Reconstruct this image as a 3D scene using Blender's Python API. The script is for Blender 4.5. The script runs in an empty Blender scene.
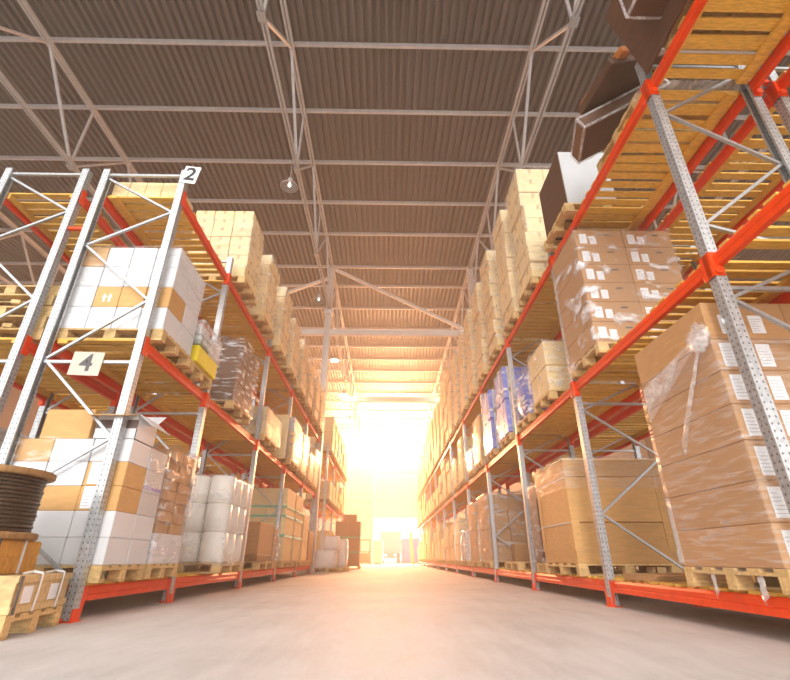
import bpy, math, random
from mathutils import Vector, Matrix, noise
random.seed(7)
SC = bpy.context.scene
COL = SC.collection
R = math.radians

# ------------------------------------------------------------------ mesh builder
class MB:
    def __init__(s):
        s.v = []; s.f = []; s.m = []; s.s = []
    def face(s, idx, m=0, sm=False):
        s.f.append(idx); s.m.append(m); s.s.append(sm)
    def box(s, x0, x1, y0, y1, z0, z1, m=0, M=None, c=0.0):
        """box, with corners chamfered by c"""
        b = len(s.v)
        if c <= 0:
            P = [(x, y, z) for z in (z0, z1) for y in (y0, y1) for x in (x0, x1)]
            F = [(0, 2, 3, 1), (4, 5, 7, 6), (0, 1, 5, 4), (2, 6, 7, 3), (0, 4, 6, 2), (1, 3, 7, 5)]
        else:
            P = []; F = []; ids = {}
            lo = (x0, y0, z0); hi = (x1, y1, z1)
            for ax in range(3):
                for sx in (0, 1):
                    for sy in (0, 1):
                        for sz in (0, 1):
                            p = []
                            for a, sg in enumerate((sx, sy, sz)):
                                e = hi[a] if sg else lo[a]
                                if a != ax: e += -c if sg else c
                                p.append(e)
                            ids[(ax, sx, sy, sz)] = len(P); P.append(tuple(p))
            cen = Vector(((x0 + x1) / 2, (y0 + y1) / 2, (z0 + z1) / 2))
            def add(q):
                n = (Vector(P[q[1]]) - Vector(P[q[0]])).cross(Vector(P[q[2]]) - Vector(P[q[0]]))
                mid = sum((Vector(P[i]) for i in q), Vector()) / len(q)
                F.append(tuple(q) if n.dot(mid - cen) > 0 else tuple(reversed(q)))
            for ax in range(3):
                for sg in (0, 1):
                    q = []
                    for a, bb in ((0, 0), (1, 0), (1, 1), (0, 1)):
                        k = [0, 0, 0]; k[ax] = sg; o = [i for i in range(3) if i != ax]
                        k[o[0]] = a; k[o[1]] = bb; q.append(ids[(ax, *k)])
                    add(q)
            for ax in range(3):
                o = [i for i in range(3) if i != ax]
                for a in (0, 1):
                    for bb in (0, 1):
                        k0 = [0, 0, 0]; k0[o[0]] = a; k0[o[1]] = bb
                        k1 = list(k0); k1[ax] = 1
                        add([ids[(o[0], *k0)], ids[(o[0], *k1)], ids[(o[1], *k1)], ids[(o[1], *k0)]])
            for sx in (0, 1):
                for sy in (0, 1):
                    for sz in (0, 1):
                        add([ids[(a, sx, sy, sz)] for a in range(3)])
        if M is not None: P = [tuple(M @ Vector(p)) for p in P]
        s.v += P
        for q in F: s.face([b + i for i in q], m)
        return s
    def bar(s, p0, p1, w, h, m=0, up=(0, 0, 1)):
        p0 = Vector(p0); p1 = Vector(p1); d = (p1 - p0); L = d.length; d.normalize()
        u = Vector(up)
        if abs(d.dot(u)) > .97: u = Vector((1, 0, 0))
        x = d.cross(u).normalized(); z = x.cross(d)
        M = Matrix((( x.x, d.x, z.x, p0.x), (x.y, d.y, z.y, p0.y), (x.z, d.z, z.z, p0.z), (0, 0, 0, 1)))
        return s.box(-w / 2, w / 2, 0, L, -h / 2, h / 2, m, M)
    def tube(s, p0, p1, r, n=8, m=0, r1=None, caps=True):
        p0 = Vector(p0); p1 = Vector(p1); d = (p1 - p0).normalized()
        u = Vector((0, 0, 1)) if abs(d.z) < .9 else Vector((1, 0, 0))
        x = d.cross(u).normalized(); y = d.cross(x); b = len(s.v)
        for p, rr in ((p0, r), (p1, r if r1 is None else r1)):
            for i in range(n):
                a = 2 * math.pi * i / n
                s.v.append(tuple(p + rr * (math.cos(a) * x + math.sin(a) * y)))
        for i in range(n):
            j = (i + 1) % n
            s.face([b + i, b + n + i, b + n + j, b + j], m, True)
        if caps:
            s.face([b + i for i in range(n)], m); s.face([b + n + i for i in reversed(range(n))], m)
        return s
    def path(s, pts, r, n=6, m=0):
        for a, c in zip(pts, pts[1:]): s.tube(a, c, r, n, m)
        return s
    def lathe(s, prof, n=20, m=0, c=(0, 0, 0)):
        b = len(s.v); k = len(prof)
        for i in range(n):
            a = 2 * math.pi * i / n
            for r, z in prof: s.v.append((c[0] + r * math.cos(a), c[1] + r * math.sin(a), c[2] + z))
        for i in range(n):
            j = (i + 1) % n
            for q in range(k - 1):
                s.face([b + i * k + q, b + j * k + q, b + j * k + q + 1, b + i * k + q + 1], m, True)
        return s
    def extrude(s, prof, axis, a0, a1, m=0, closed=True):
        """prof: (p,q) outline, extruded along axis"""
        b = len(s.v); n = len(prof)
        for a in (a0, a1):
            for p, q in prof:
                s.v.append({'z': (p, q, a), 'y': (p, a, q), 'x': (a, p, q)}[axis])
        for i in range(n if closed else n - 1):
            j = (i + 1) % n
            s.face([b + i, b + j, b + n + j, b + n + i], m)
        if closed:
            s.face([b + i for i in reversed(range(n))], m); s.face([b + n + i for i in range(n)], m)
        return s
    def mesh(s, name, mats):
        me = bpy.data.meshes.new(name)
        me.from_pydata(s.v, [], s.f)
        for mt in (mats if isinstance(mats, (list, tuple)) else [mats]): me.materials.append(mt)
        me.polygons.foreach_set('material_index', s.m)
        me.polygons.foreach_set('use_smooth', s.s)
        me.update()
        return me
    def build(s, name, mats, parent=None, loc=(0, 0, 0), rot=None):
        return put(name, s.mesh(name, mats), parent, loc, rot)

def put(name, me, parent=None, loc=(0, 0, 0), rot=None):
    o = bpy.data.objects.new(name, me); COL.objects.link(o); o.location = loc
    if rot: o.rotation_euler = rot
    if parent: o.parent = parent
    return o
def tag(o, label=None, cat=None, group=None, kind=None):
    if label: o['label'] = label
    if cat: o['category'] = cat
    if group: o['group'] = group
    if kind: o['kind'] = kind
    return o
def empty(name, loc, label=None, cat=None, group=None, kind=None, rz=0):
    o = bpy.data.objects.new(name, None); COL.objects.link(o); o.location = loc
    o.rotation_euler = (0, 0, rz); o.empty_display_size = .2
    return tag(o, label, cat, group, kind)
ORD = ['first', 'second', 'third', 'fourth', 'fifth', 'sixth', 'seventh', 'eighth', 'ninth', 'tenth', 'eleventh', 'twelfth', 'thirteenth', 'fourteenth', 'fifteenth', 'sixteenth', 'seventeenth', 'eighteenth', 'nineteenth', 'twentieth']

# ------------------------------------------------------------------ materials
def newmat(name):
    m = bpy.data.materials.new(name); m.use_nodes = True
    nt = m.node_tree; return m, nt, nt.nodes['Principled BSDF']
def N(nt, t, **k):
    n = nt.nodes.new(t)
    for a, b in k.items(): setattr(n, a, b)
    return n
def setin(n, **k):
    for a, b in k.items(): n.inputs[a.replace('_', ' ')].default_value = b
def ramp(nt, src, stops):
    r = N(nt, 'ShaderNodeValToRGB'); e = r.color_ramp.elements
    while len(e) < len(stops): e.new(.5)
    for el, (p, c) in zip(e, stops): el.position = p; el.color = (*c, 1) if len(c) == 3 else c
    nt.links.new(src, r.inputs[0]); return r
def mat(name, col, rough=.6, metal=0, noise_s=None, var=.15, stretch=(1, 1, 1), bump=0, rnd=0.0, spec=.4):
    """plain procedural: colour varied by noise in object space and per object"""
    m, nt, b = newmat(name)
    b.inputs['Roughness'].default_value = rough; b.inputs['Metallic'].default_value = metal
    b.inputs['Specular IOR Level'].default_value = spec
    tc = N(nt, 'ShaderNodeTexCoord'); mp = N(nt, 'ShaderNodeMapping')
    mp.inputs['Scale'].default_value = stretch
    nt.links.new(tc.outputs['Object'], mp.inputs[0])
    nz = N(nt, 'ShaderNodeTexNoise'); setin(nz, Scale=noise_s or 6, Detail=5.0, Roughness=.6)
    oi = N(nt, 'ShaderNodeObjectInfo')
    vm = N(nt, 'ShaderNodeVectorMath', operation='ADD')
    sc = N(nt, 'ShaderNodeVectorMath', operation='SCALE'); sc.inputs[0].default_value = (17, 31, 23)
    nt.links.new(oi.outputs['Random'], sc.inputs['Scale'])
    nt.links.new(mp.outputs[0], vm.inputs[0]); nt.links.new(sc.outputs[0], vm.inputs[1])
    nt.links.new(vm.outputs[0], nz.inputs['Vector'])
    lo = tuple(c * (1 - var) for c in col); hi = tuple(min(1, c * (1 + var)) for c in col)
    rp = ramp(nt, nz.outputs['Fac'], [(.3, lo), (.7, hi)])
    out = rp.outputs[0]
    if rnd:
        hs = N(nt, 'ShaderNodeHueSaturation')
        mr = N(nt, 'ShaderNodeMapRange'); mr.inputs['To Min'].default_value = 1 - rnd; mr.inputs['To Max'].default_value = 1 + rnd
        nt.links.new(oi.outputs['Random'], mr.inputs[0]); nt.links.new(mr.outputs[0], hs.inputs['Value'])
        nt.links.new(out, hs.inputs['Color']); out = hs.outputs[0]
    nt.links.new(out, b.inputs['Base Color'])
    if bump:
        bp = N(nt, 'ShaderNodeBump'); bp.inputs['Strength'].default_value = bump; bp.inputs['Distance'].default_value = .01
        nt.links.new(nz.outputs['Fac'], bp.inputs['Height']); nt.links.new(bp.outputs[0], b.inputs['Normal'])
    return m

def post_mat():
    """galvanised steel with two columns of punched holes"""
    m, nt, b = newmat('galvanised_post')
    b.inputs['Metallic'].default_value = .55; b.inputs['Roughness'].default_value = .42
    tc = N(nt, 'ShaderNodeTexCoord'); sp = N(nt, 'ShaderNodeSeparateXYZ'); nt.links.new(tc.outputs['Object'], sp.inputs[0])
    ge = N(nt, 'ShaderNodeNewGeometry'); sn = N(nt, 'ShaderNodeSeparateXYZ')
    nt.links.new(ge.outputs['Normal'], sn.inputs[0])
    def M(op, a, bb=None, cc=None):
        n = N(nt, 'ShaderNodeMath', operation=op)
        for i, x in enumerate((a, bb, cc)):
            if x is None: continue
            if isinstance(x, (int, float)): n.inputs[i].default_value = x
            else: nt.links.new(x, n.inputs[i])
        return n.outputs[0]
    isx = M('GREATER_THAN', M('ABSOLUTE', sn.outputs[0]), .5)
    mx = N(nt, 'ShaderNodeMix'); nt.links.new(isx, mx.inputs[0]); nt.links.new(sp.outputs[0], mx.inputs[2]); nt.links.new(sp.outputs[1], mx.inputs[3])
    ac = M('SUBTRACT', M('ABSOLUTE', mx.outputs[0]), .022)
    dz = M('MULTIPLY', M('SUBTRACT', M('FRACT', M('DIVIDE', sp.outputs[2], .05)), .5), .05)
    e = M('ADD', M('POWER', M('DIVIDE', ac, .0055), 2), M('POWER', M('DIVIDE', dz, .0085), 2))
    hole = M('LESS_THAN', e, 1)
    nz = N(nt, 'ShaderNodeTexNoise'); setin(nz, Scale=30.0, Detail=3.0); nt.links.new(tc.outputs['Object'], nz.inputs[0])
    rp = ramp(nt, nz.outputs[0], [(.3, (.42, .435, .45)), (.7, (.60, .615, .63))])
    mc = N(nt, 'ShaderNodeMix', data_type='RGBA'); nt.links.new(hole, mc.inputs[0]); nt.links.new(rp.outputs[0], mc.inputs[6]); mc.inputs[7].default_value = (.09, .085, .08, 1)
    nt.links.new(mc.outputs[2], b.inputs['Base Color'])
    return m

def film_mat(name, base=.10, hi=.75, tint=(.95, .95, .97), scale=9, stretch=(1, 1, 1), lo=.5, top=.72):
    """stretch film: mostly clear, with glossy wrinkles and white glints painted in by noise"""
    m, nt, b = newmat(name); nt.nodes.remove(b)
    out = nt.nodes['Material Output']
    tc = N(nt, 'ShaderNodeTexCoord'); mp = N(nt, 'ShaderNodeMapping'); mp.inputs['Scale'].default_value = stretch
    nt.links.new(tc.outputs['Object'], mp.inputs[0])
    nz = N(nt, 'ShaderNodeTexNoise'); setin(nz, Scale=scale, Detail=6.0, Roughness=.6, Distortion=.35)
    nt.links.new(mp.outputs[0], nz.inputs['Vector'])
    rp = ramp(nt, nz.outputs['Fac'], [(lo, (base,) * 3), (top, (hi,) * 3)])
    tr = N(nt, 'ShaderNodeBsdfTransparent'); tr.inputs[0].default_value = (.985, .985, .985, 1)
    gl = N(nt, 'ShaderNodeBsdfPrincipled'); gl.inputs['Base Color'].default_value = (*tint, 1); gl.inputs['Roughness'].default_value = .2
    gl.inputs['Specular IOR Level'].default_value = .9
    bp = N(nt, 'ShaderNodeBump'); bp.inputs['Strength'].default_value = .7; bp.inputs['Distance'].default_value = .02
    nt.links.new(nz.outputs['Fac'], bp.inputs['Height']); nt.links.new(bp.outputs[0], gl.inputs['Normal'])
    mx = N(nt, 'ShaderNodeMixShader'); nt.links.new(rp.outputs[0], mx.inputs[0]); nt.links.new(tr.outputs[0], mx.inputs[1]); nt.links.new(gl.outputs[0], mx.inputs[2])
    nt.links.new(mx.outputs[0], out.inputs['Surface'])
    return m

def emit(name, col, s):
    m, nt, b = newmat(name)
    b.inputs['Base Color'].default_value = (*col, 1)
    b.inputs['Emission Color'].default_value = (*col, 1); b.inputs['Emission Strength'].default_value = s
    return m

GALV = post_mat()
STEEL = mat('galvanised_steel', (.46, .475, .49), .4, .55, 25, .12)
ORANGE = mat('orange_rack_paint', (.88, .066, .004), .42, 0, 8, .1, spec=.3)
DECKW = mat('shelf_plank_wood', (.85, .46, .08), .65, 0, 5, .28, (2, 14, 14), .15, .12)
PALW = mat('pallet_wood', (.66, .44, .19), .7, 0, 6, .25, (3, 9, 9), .2, .15)
BEIGE = mat('beige_cardboard', (.85, .65, .35), .7, 0, 5, .10, (1, 1, 3), .1, .09)
BROWN = mat('brown_cardboard', (.50, .27, .115), .65, 0, 6, .10, (1, 1, 5), .1, .08)
TAN = mat('tan_cardboard', (.62, .345, .125), .65, 0, 6, .10, (1, 1, 4), .1, .08)
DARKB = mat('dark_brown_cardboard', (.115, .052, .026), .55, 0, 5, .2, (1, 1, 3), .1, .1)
WHITEC = mat('white_cardboard', (.70, .70, .71), .55, 0, 5, .04, (1, 1, 1), .05, .05)
GREYC = mat('grey_white_cardboard', (.62, .59, .57), .6, 0, 5, .05, (1, 1, 1), .05, .05)
YELLOW = mat('yellow_cardboard', (.86, .66, .02), .5, 0, 5, .06)
GREENC = mat('grey_green_cardboard', (.20, .23, .14), .6, 0, 5, .1)
BLUE = mat('blue_plastic', (.24, .28, .78), .35, 0, 5, .15, rnd=.1)
PAPER = mat('white_paper', (.86, .87, .9), .6, 0, 10, .03)
INK = mat('grey_ink', (.58, .58, .62), .7, 0, 10, .05)
BLACKI = mat('black_ink', (.03, .03, .035), .6, 0, 10, .05)
TAPE = mat('parcel_tape', (.60, .42, .22), .25, 0, 8, .05)
CLEART = mat('pale_tape', (.75, .74, .72), .25, 0, 8, .05)
PURPLE = mat('violet_tape', (.28, .22, .62), .3, 0, 8, .05)
GREENS = mat('green_strap', (.22, .55, .36), .35, 0, 8, .05)
WHITES = mat('white_strap', (.85, .85, .87), .4, 0, 8, .05)
DARKS = mat('dark_steel_strap', (.09, .085, .09), .4, .3, 8, .1)
CRATEO = mat('orange_plywood', (.72, .34, .055), .6, 0, 5, .22, (2, 8, 3), .1)
CRATEW = mat('weathered_crate_wood', (.60, .42, .20), .7, 0, 6, .3, (2, 9, 4), .2)
DRUMW = mat('brown_drum_wood', (.33, .17, .06), .6, 0, 6, .3, (6, 6, 2), .25)
CABLE = mat('brown_steel_cable', (.095, .058, .036), .38, .45, 60, .35, (1, 1, 3), .5)
FOIL = mat('pale_wrapped_plastic', (.80, .76, .72), .3, 0, 7, .08, (1, 1, 1), .8)
ROLLM = mat('white_plastic_roll', (.93, .88, .79), .35, 0, 5, .05, (1, 1, 1), .05, .04)
TRUSSM = mat('grey_truss_paint', (.54, .53, .53), .5, .1, 5, .1)
COLM = mat('pale_column_paint', (.76, .72, .67), .5, 0, 5, .08)
ROOFM = mat('brown_roof_sheet', (.105, .078, .063), .5, .0, 1.2, .18, (1, .3, 1))
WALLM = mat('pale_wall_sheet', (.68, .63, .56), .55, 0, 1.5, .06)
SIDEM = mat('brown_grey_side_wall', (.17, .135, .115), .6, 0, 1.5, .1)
DOORM = mat('pale_door_panel', (.72, .68, .62), .5, 0, 2, .05)
SHADEM = mat('pale_lamp_enamel', (.72, .70, .67), .35, .2, 8, .05)
REDM = mat('orange_red_paint', (.75, .13, .03), .45, 0, 8, .1)
LORRYM = mat('lorry_grey', (.30, .31, .36), .5, 0, 4, .1)
CONTB = mat('container_blue', (.10, .20, .55), .5, 0, 4, .1)
RUBBER = mat('black_rubber', (.03, .03, .03), .8, 0, 8, .1)
ASPH = mat('yard_concrete', (.46, .44, .42), .85, 0, .8, .12)
FILM = film_mat('clear_stretch_film', .05, .7, scale=4, stretch=(1, 1, 2.6), lo=.5, top=.76)
FILML = film_mat('light_stretch_film', .05, .5, scale=5, stretch=(.8, .8, 7), lo=.48, top=.82)
FILMH = film_mat('heavy_crinkled_film', .05, .9, scale=7, stretch=(.5, .5, 2.2), lo=.52, top=.66)  # crinkles, with white streaks painted in as glints
DEEPB = mat('deep_brown_cardboard', (.17, .075, .03), .6, 0, 6, .1, (1, 1, 5), .1, .08)
FILMW = film_mat('milky_stretch_film', .22, .85, scale=5, stretch=(1, 1, 1.5), lo=.46, top=.74)
FILMG = film_mat('glinted_stretch_film', .06, .9, scale=2.3, stretch=(1, 1, 2), lo=.54, top=.68)  # large white blotches painted in as glare on the film
FILMR = film_mat('smooth_milky_film', .10, .6, scale=2.5, stretch=(1, 1, 2), lo=.5, top=.8)

def floor_mat():
    m, nt, b = newmat('worn_concrete_floor')
    tc = N(nt, 'ShaderNodeTexCoord')
    n1 = N(nt, 'ShaderNodeTexNoise'); setin(n1, Scale=.7, Detail=6.0, Roughness=.6); nt.links.new(tc.outputs['Object'], n1.inputs[0])
    mp = N(nt, 'ShaderNodeMapping'); mp.inputs['Scale'].default_value = (3.2, .5, 1); nt.links.new(tc.outputs['Object'], mp.inputs[0])
    n2 = N(nt, 'ShaderNodeTexNoise'); setin(n2, Scale=1.6, Detail=8.0, Roughness=.7); nt.links.new(mp.outputs[0], n2.inputs[0])
    n3 = N(nt, 'ShaderNodeTexNoise'); setin(n3, Scale=40.0, Detail=4.0); nt.links.new(tc.outputs['Object'], n3.inputs[0])
    a = N(nt, 'ShaderNodeMath', operation='ADD'); nt.links.new(n1.outputs[0], a.inputs[0]); nt.links.new(n2.outputs[0], a.inputs[1])
    a2 = N(nt, 'ShaderNodeMath', operation='MULTIPLY_ADD'); nt.links.new(n3.outputs[0], a2.inputs[0]); a2.inputs[1].default_value = .35; nt.links.new(a.outputs[0], a2.inputs[2])
    mr = N(nt, 'ShaderNodeMapRange'); mr.inputs[1].default_value = .7; mr.inputs[2].default_value = 1.7; nt.links.new(a2.outputs[0], mr.inputs[0])
    rp = ramp(nt, mr.outputs[0], [(.1, (.42, .412, .41)), (.5, (.57, .562, .558)), (.9, (.68, .672, .668))])
    nt.links.new(rp.outputs[0], b.inputs['Base Color'])
    rr = N(nt, 'ShaderNodeMapRange'); rr.inputs[3].default_value = .6; rr.inputs[4].default_value = .85; nt.links.new(mr.outputs[0], rr.inputs[0])
    nt.links.new(rr.outputs[0], b.inputs['Roughness'])
    b.inputs['Specular IOR Level'].default_value = .15
    return m
FLOORM = floor_mat()

# ------------------------------------------------------------------ the setting
XL, XLr, XBn, XBr = -2.74, -3.77, -4.05, -5.06      # post lines of the rack with number signs and the one behind it
XR, XRr, XCn, XCr = 2.62, 3.63, 3.91, 4.93          # post lines of the opposite rack and the one behind it
Z0, Z1, Z2, ZT = .27, 2.71, 4.83, 5.19              # crossbar tops, post top
YW = 49.0
tag(MB().box(-28, 28, -7, YW + .2, -.15, 0).build('floor', FLOORM), kind='structure')
tag(MB().box(-60, 60, YW + .2, 110, -.2, -.02).build('yard_ground', ASPH), kind='structure')
tag(MB().box(-60, 60, -60, -7, -.2, -.02).build('yard_ground', ASPH), kind='structure')
# ribbed roof: trapezoid ribs along the aisle
rb = MB(); prof = []
x = -28.0
while x < 28:
    prof += [(x, 13.60), (x + .10, 13.60), (x + .115, 13.40), (x + .205, 13.40), (x + .22, 13.60)]
    x += .22
prof += [(28.3, 13.60)]
rb.extrude(prof, 'y', -3.0, YW + .3, 0, closed=False)
tag(rb.build('ceiling', ROOFM), kind='structure')
tag(MB().box(-28.3, 28.3, -3.0, YW + .3, 13.62, 13.75).build('roof_slab', ROOFM), kind='structure')
def corrugated(mb, x0, x1, z0, z1, y, pitch=.24, dep=.05):
    pr = []; x = x0
    while x < x1 - .001:
        for a, d in ((0, 0), (.42, 0), (.5, -dep), (.92, -dep)):
            xx = x + a * pitch
            if xx < x1: pr.append((xx, y + d))
        x += pitch
    pr.append((x1, y))
    mb.extrude(pr, 'z', z0, z1, 0, closed=False)
    mb.box(x0, x1, y + .02, y + .12, z0, z1, 0)
DX0, DX1, DZ = -1.3, 3.6, 8.3
wf = MB()
corrugated(wf, -28, DX0, 0, 9.8, YW); corrugated(wf, DX1, 28, 0, 9.8, YW); corrugated(wf, DX0, DX1, DZ, 9.8, YW)
corrugated(wf, -28, -6.2, 9.8, 11.95, YW); corrugated(wf, 6.2, 28, 9.8, 11.95, YW); corrugated(wf, -28, 28, 11.95, 13.5, YW)
tag(wf.build('wall_far', WALLM), kind='structure')
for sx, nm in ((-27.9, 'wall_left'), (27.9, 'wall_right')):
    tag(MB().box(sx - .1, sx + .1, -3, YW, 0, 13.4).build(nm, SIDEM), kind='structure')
for i, z in enumerate((6.05, 5.2, 3.4)):
    m_ = MB().box(-6.5, DX0 if z != 6.05 else DX1, YW - .2, YW - .06, z - .09, z + .09)
    tag(m_.build('trim_%d' % (i + 1), COLM), kind='structure')
for k, (x0, x1) in enumerate(((DX0 - .12, DX0 + .0), (-4.1, -3.9), (-7.0, -6.8))):
    tag(MB().box(x0, x1, YW - .26, YW - .06, 0, 13.2).build('trim_%d' % (k + 4), COLM), kind='structure')
# raised sectional door
d1 = empty('door_1', (DX0, YW + .1, 4.22), kind='structure')
for k, (z0, z1) in enumerate(((0, 1.8), (1.82, 4.05))):
    MB().box(.02, DX1 - DX0 - .02, 0, .06, z0, z1, c=.01).build('door_panel', DOORM, d1)
MB().box(.02, DX1 - DX0 - .02, -.03, 0, -.06, 0).build('bottom_seal', DARKS, d1)
# high strip window
w1 = empty('window_1', (0, YW, 9.8), kind='structure')
fr = MB()
for xx in (-6.2, -3.1, 0, 3.1, 6.12): fr.box(xx, xx + .08, -.02, .06, 0, 2.15)
fr.box(-6.2, 6.2, -.02, .06, 0, .08); fr.box(-6.2, 6.2, -.02, .06, 2.07, 2.15)
fr.build('window_frame', COLM, w1)
gm, nt, b_ = newmat('window_glass'); nt.nodes.remove(b_)
t_ = N(nt, 'ShaderNodeBsdfTransparent'); g_ = N(nt, 'ShaderNodeBsdfGlossy'); g_.inputs['Roughness'].default_value = .05
x_ = N(nt, 'ShaderNodeMixShader'); x_.inputs[0].default_value = .06
nt.links.new(t_.outputs[0], x_.inputs[1]); nt.links.new(g_.outputs[0], x_.inputs[2]); nt.links.new(x_.outputs[0], nt.nodes['Material Output'].inputs['Surface'])
for xx in (-6.12, -3.02, .08, 3.18): MB().box(xx, xx + 2.94, .015, .025, .08, 2.07).build('window_pane', gm, w1)

# purlins across the roof
PY = [-1.0, 1.7, 3.8, 5.88, 7.96, 10.05, 12.14, 14.19, 16.15, 18.67, 20.41, 22.75, 25.3, 27.94, 30.1, 32.3, 34.93, 37.41, 39.92, 42.73, 45.54, 48.4]
purl = MB().extrude([(0, .0), (.07, .0), (.07, .015), (.015, .015), (.015, .12), (.07, .12), (.07, .135), (0, .135)], 'x', -27.7, 27.7).mesh('purlin', TRUSSM)
for y in PY:
    tag(put('roof_purlin', purl, None, (0, y - .035, 13.262)), 'grey steel purlin crossing under the ribbed roof', 'purlin', 'roof purlins', 'structure')

# trusses along the aisle: double angle chords and web bars
def truss(X, label):
    t = empty('roof_truss', (X, -2, 10.8), label, 'truss', 'long roof trusses', 'structure')
    zt, zb = 13.17 - 10.8, 0.07
    m = MB()
    for dx in (-.07, .02): m.box(dx, dx + .05, .2, YW + 1.8, zt - .06, zt + .06)
    m.build('top_chord', TRUSSM, t)
    m = MB()
    for dx in (-.06, .02): m.box(dx, dx + .04, .2, YW + 1.8, zb - .05, zb + .05)
    m.build('bottom_chord', TRUSSM, t)
    tops = [y + 2 for y in PY if y > -.5]
    bots = [1.5, 7.82, 12.06, 16.2, 20.5] + [24.4, 29.6, 34.3, 39.4, 44.7, 49.5]
    n = 0
    for yb in bots:
        near = sorted(tops, key=lambda q: abs(q - yb))[:3]
        for ytop in near:
            w = .055 if abs(ytop - yb) < .6 else .075
            MB().bar((0, yb + (.06 if ytop > yb else -.06), zb), (0, ytop, zt), .06, w, 0, (1, 0, 0)).build('web_bar', TRUSSM, t)
        MB().box(-.012, .012, yb - .22, yb + .22, zb - .1, zb + .16).box(-.09, .09, yb - .1, yb + .1, zb - .11, zb - .06).build('gusset_plate', STEEL, t)
    return t
truss(-2.72, 'grey roof truss above the numbered rack, carrying the pendant lamps')
truss(3.9, 'grey roof truss above the unnumbered rack')
truss(-9.3, 'grey roof truss beyond the numbered rack, on the wall side')
truss(10.5, 'grey roof truss beyond the unnumbered rack, on the wall side')
truss(-15.9, 'outermost grey roof truss on the numbered rack side')

# column with bracing across the aisle
def column(X, label):
    c = empty('steel_column', (X, 18.45, 0), label, 'column', None, 'structure')
    m = MB(); m.box(-.13, .13, -.02, .02, .03, 13.2); m.box(-.13, -.10, -.15, .15, .03, 13.2); m.box(.10, .13, -.15, .15, .03, 13.2)
    m.build('column_shaft', COLM, c)
    MB().box(-.2, .2, -.2, .2, 0, .03).build('base_plate', COLM, c)
    MB().box(-.2, .2, -.18, .18, 10.55, 10.75).build('column_head', COLM, c)
    return c
column(-2.74, 'pale steel column standing between the two numbered racks')
column(3.9, 'pale steel column hidden behind the unnumbered rack')
pf = empty('portal_frame', (0, 18.45, 9.5), 'pale portal frame bar and diagonals tying the columns together', 'frame', None, 'structure')
MB().box(-2.6, 3.76, -.09, .09, 0, .26).build('tie_bar', COLM, pf)
MB().bar((-2.55, 0, 3.5), (3.7, 0, .2), .12, .14, 0, (0, 1, 0)).build('diagonal', COLM, pf)
MB().box(-9.2, -2.88, -.09, .09, 0, .26).build('tie_bar', COLM, pf)
MB().bar((-9.2, 0, .2), (-2.9, 0, 3.0), .12, .14, 0, (0, 1, 0)).build('diagonal', COLM, pf)
tie = tag(MB().box(-2.9, 3.9, 27.8, 28.1, 9.45, 9.75).build('portal_bar', COLM), 'second pale bar across the hall behind the portal frame', 'beam', None, 'structure')

FILL_W = 230
# pendant lamps under the truss
BULB = emit('lamp_bulb', (1, .9, .8), 1.6)
SHADEI = mat('grey_lamp_inside', (.28, .26, .25), .5, .2, 8, .05)
def lamp(y, z, label):
    L = empty('pendant_lamp', (-2.74, y, z), label, 'lamp', 'pendant lamps under the roof truss')
    MB().lathe([(.235, 0), (.245, .012), (.2, .04), (.12, .13), (.07, .20), (.055, .30), (.0, .31)], 24).build('lamp_shade', SHADEM, L)
    MB().lathe([(.225, .004), (.19, .035), (.11, .12), (.05, .19), (0, .19)], 24).build('reflector', SHADEI, L)
    MB().lathe([(0, .0), (.04, .02), (.05, .06), (.03, .11), (.02, .17)], 14, c=(0, 0, .0)).build('bulb', BULB, L)
    MB().tube((0, 0, .30), (0, 0, 10.78 - z), .012, 6).build('cord', STEEL, L)
    return L
lamp(9.55, 9.66, 'bell shaped pendant lamp hanging in front of the portal frame, nearer one')
lamp(15.6, 9.61, 'bell shaped pendant lamp hanging just before the steel column')
def lamp_light(x, y, z, power):
    l = bpy.data.lights.new('lamp_light', 'POINT'); l.energy = power; l.color = (1.0, .76, .58); l.shadow_soft_size = .12
    o = bpy.data.objects.new('lamp_light', l); COL.objects.link(o); o.location = (x, y, z)
for q, y in enumerate((21.6, 27.0, 32.6, 38.2, 43.8)):  # extra lamps and lights added to brighten the far part of the hall
    lamp(y, 9.6, 'added bell shaped pendant lamp far down the hall, %s beyond the steel column' % ORD[q])
    lamp_light(-2.74, y, 9.57, FILL_W)
    L_ = lamp(y, 9.6, 'added bell shaped pendant lamp above the unnumbered rack, %s beyond the portal frame' % ORD[q]); L_.location.x = 3.9
    lamp_light(3.9, y, 9.57, FILL_W)


# ------------------------------------------------------------------ racks
def post_mesh():
    m = MB(); w, d, t = .046, .042, .006
    out = [(-d, -w), (d, -w), (d, -w + .02), (d - t, -w + .02), (d - t, -w + t), (-d + t, -w + t), (-d + t, w - t), (d - t, w - t), (d - t, w - .02), (d, w - .02), (d, w), (-d, w)]
    m.extrude(list(reversed(out)), 'z', 0.012, ZT)
    return m.mesh('upright', GALV)
POST = post_mesh()          # open side towards +x
def bar_mesh(L, flip):
    """stepped box crossbar along y, outer face towards -x when flip=1"""
    p = [(-.026, 0), (-.026, .045), (-.020, .052), (-.026, .060), (-.026, .095), (-.014, .12), (.014, .12), (.014, .092), (.026, .092), (.026, 0)]
    p = [(q[0] * flip, q[1]) for q in p]
    if flip > 0: p = list(reversed(p))
    return MB().extrude(p, 'y', 0, L).mesh('crossbar', ORANGE)
def connector_mesh(base):
    h0, h1 = (-.13, .13) if not base else (-.02, .13)
    m = MB().box(-.051, -.047, -.051, .012, h0, h1).box(-.051, .03, -.055, -.051, h0, h1)
    if base:     # tapered orange shoe running down to the foot
        m.extrude([(-.056, .02), (-.052, .02), (-.052, -.12), (-.056, -.12)], 'z', -.16, 0)
    return m
_cache = {}
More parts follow.
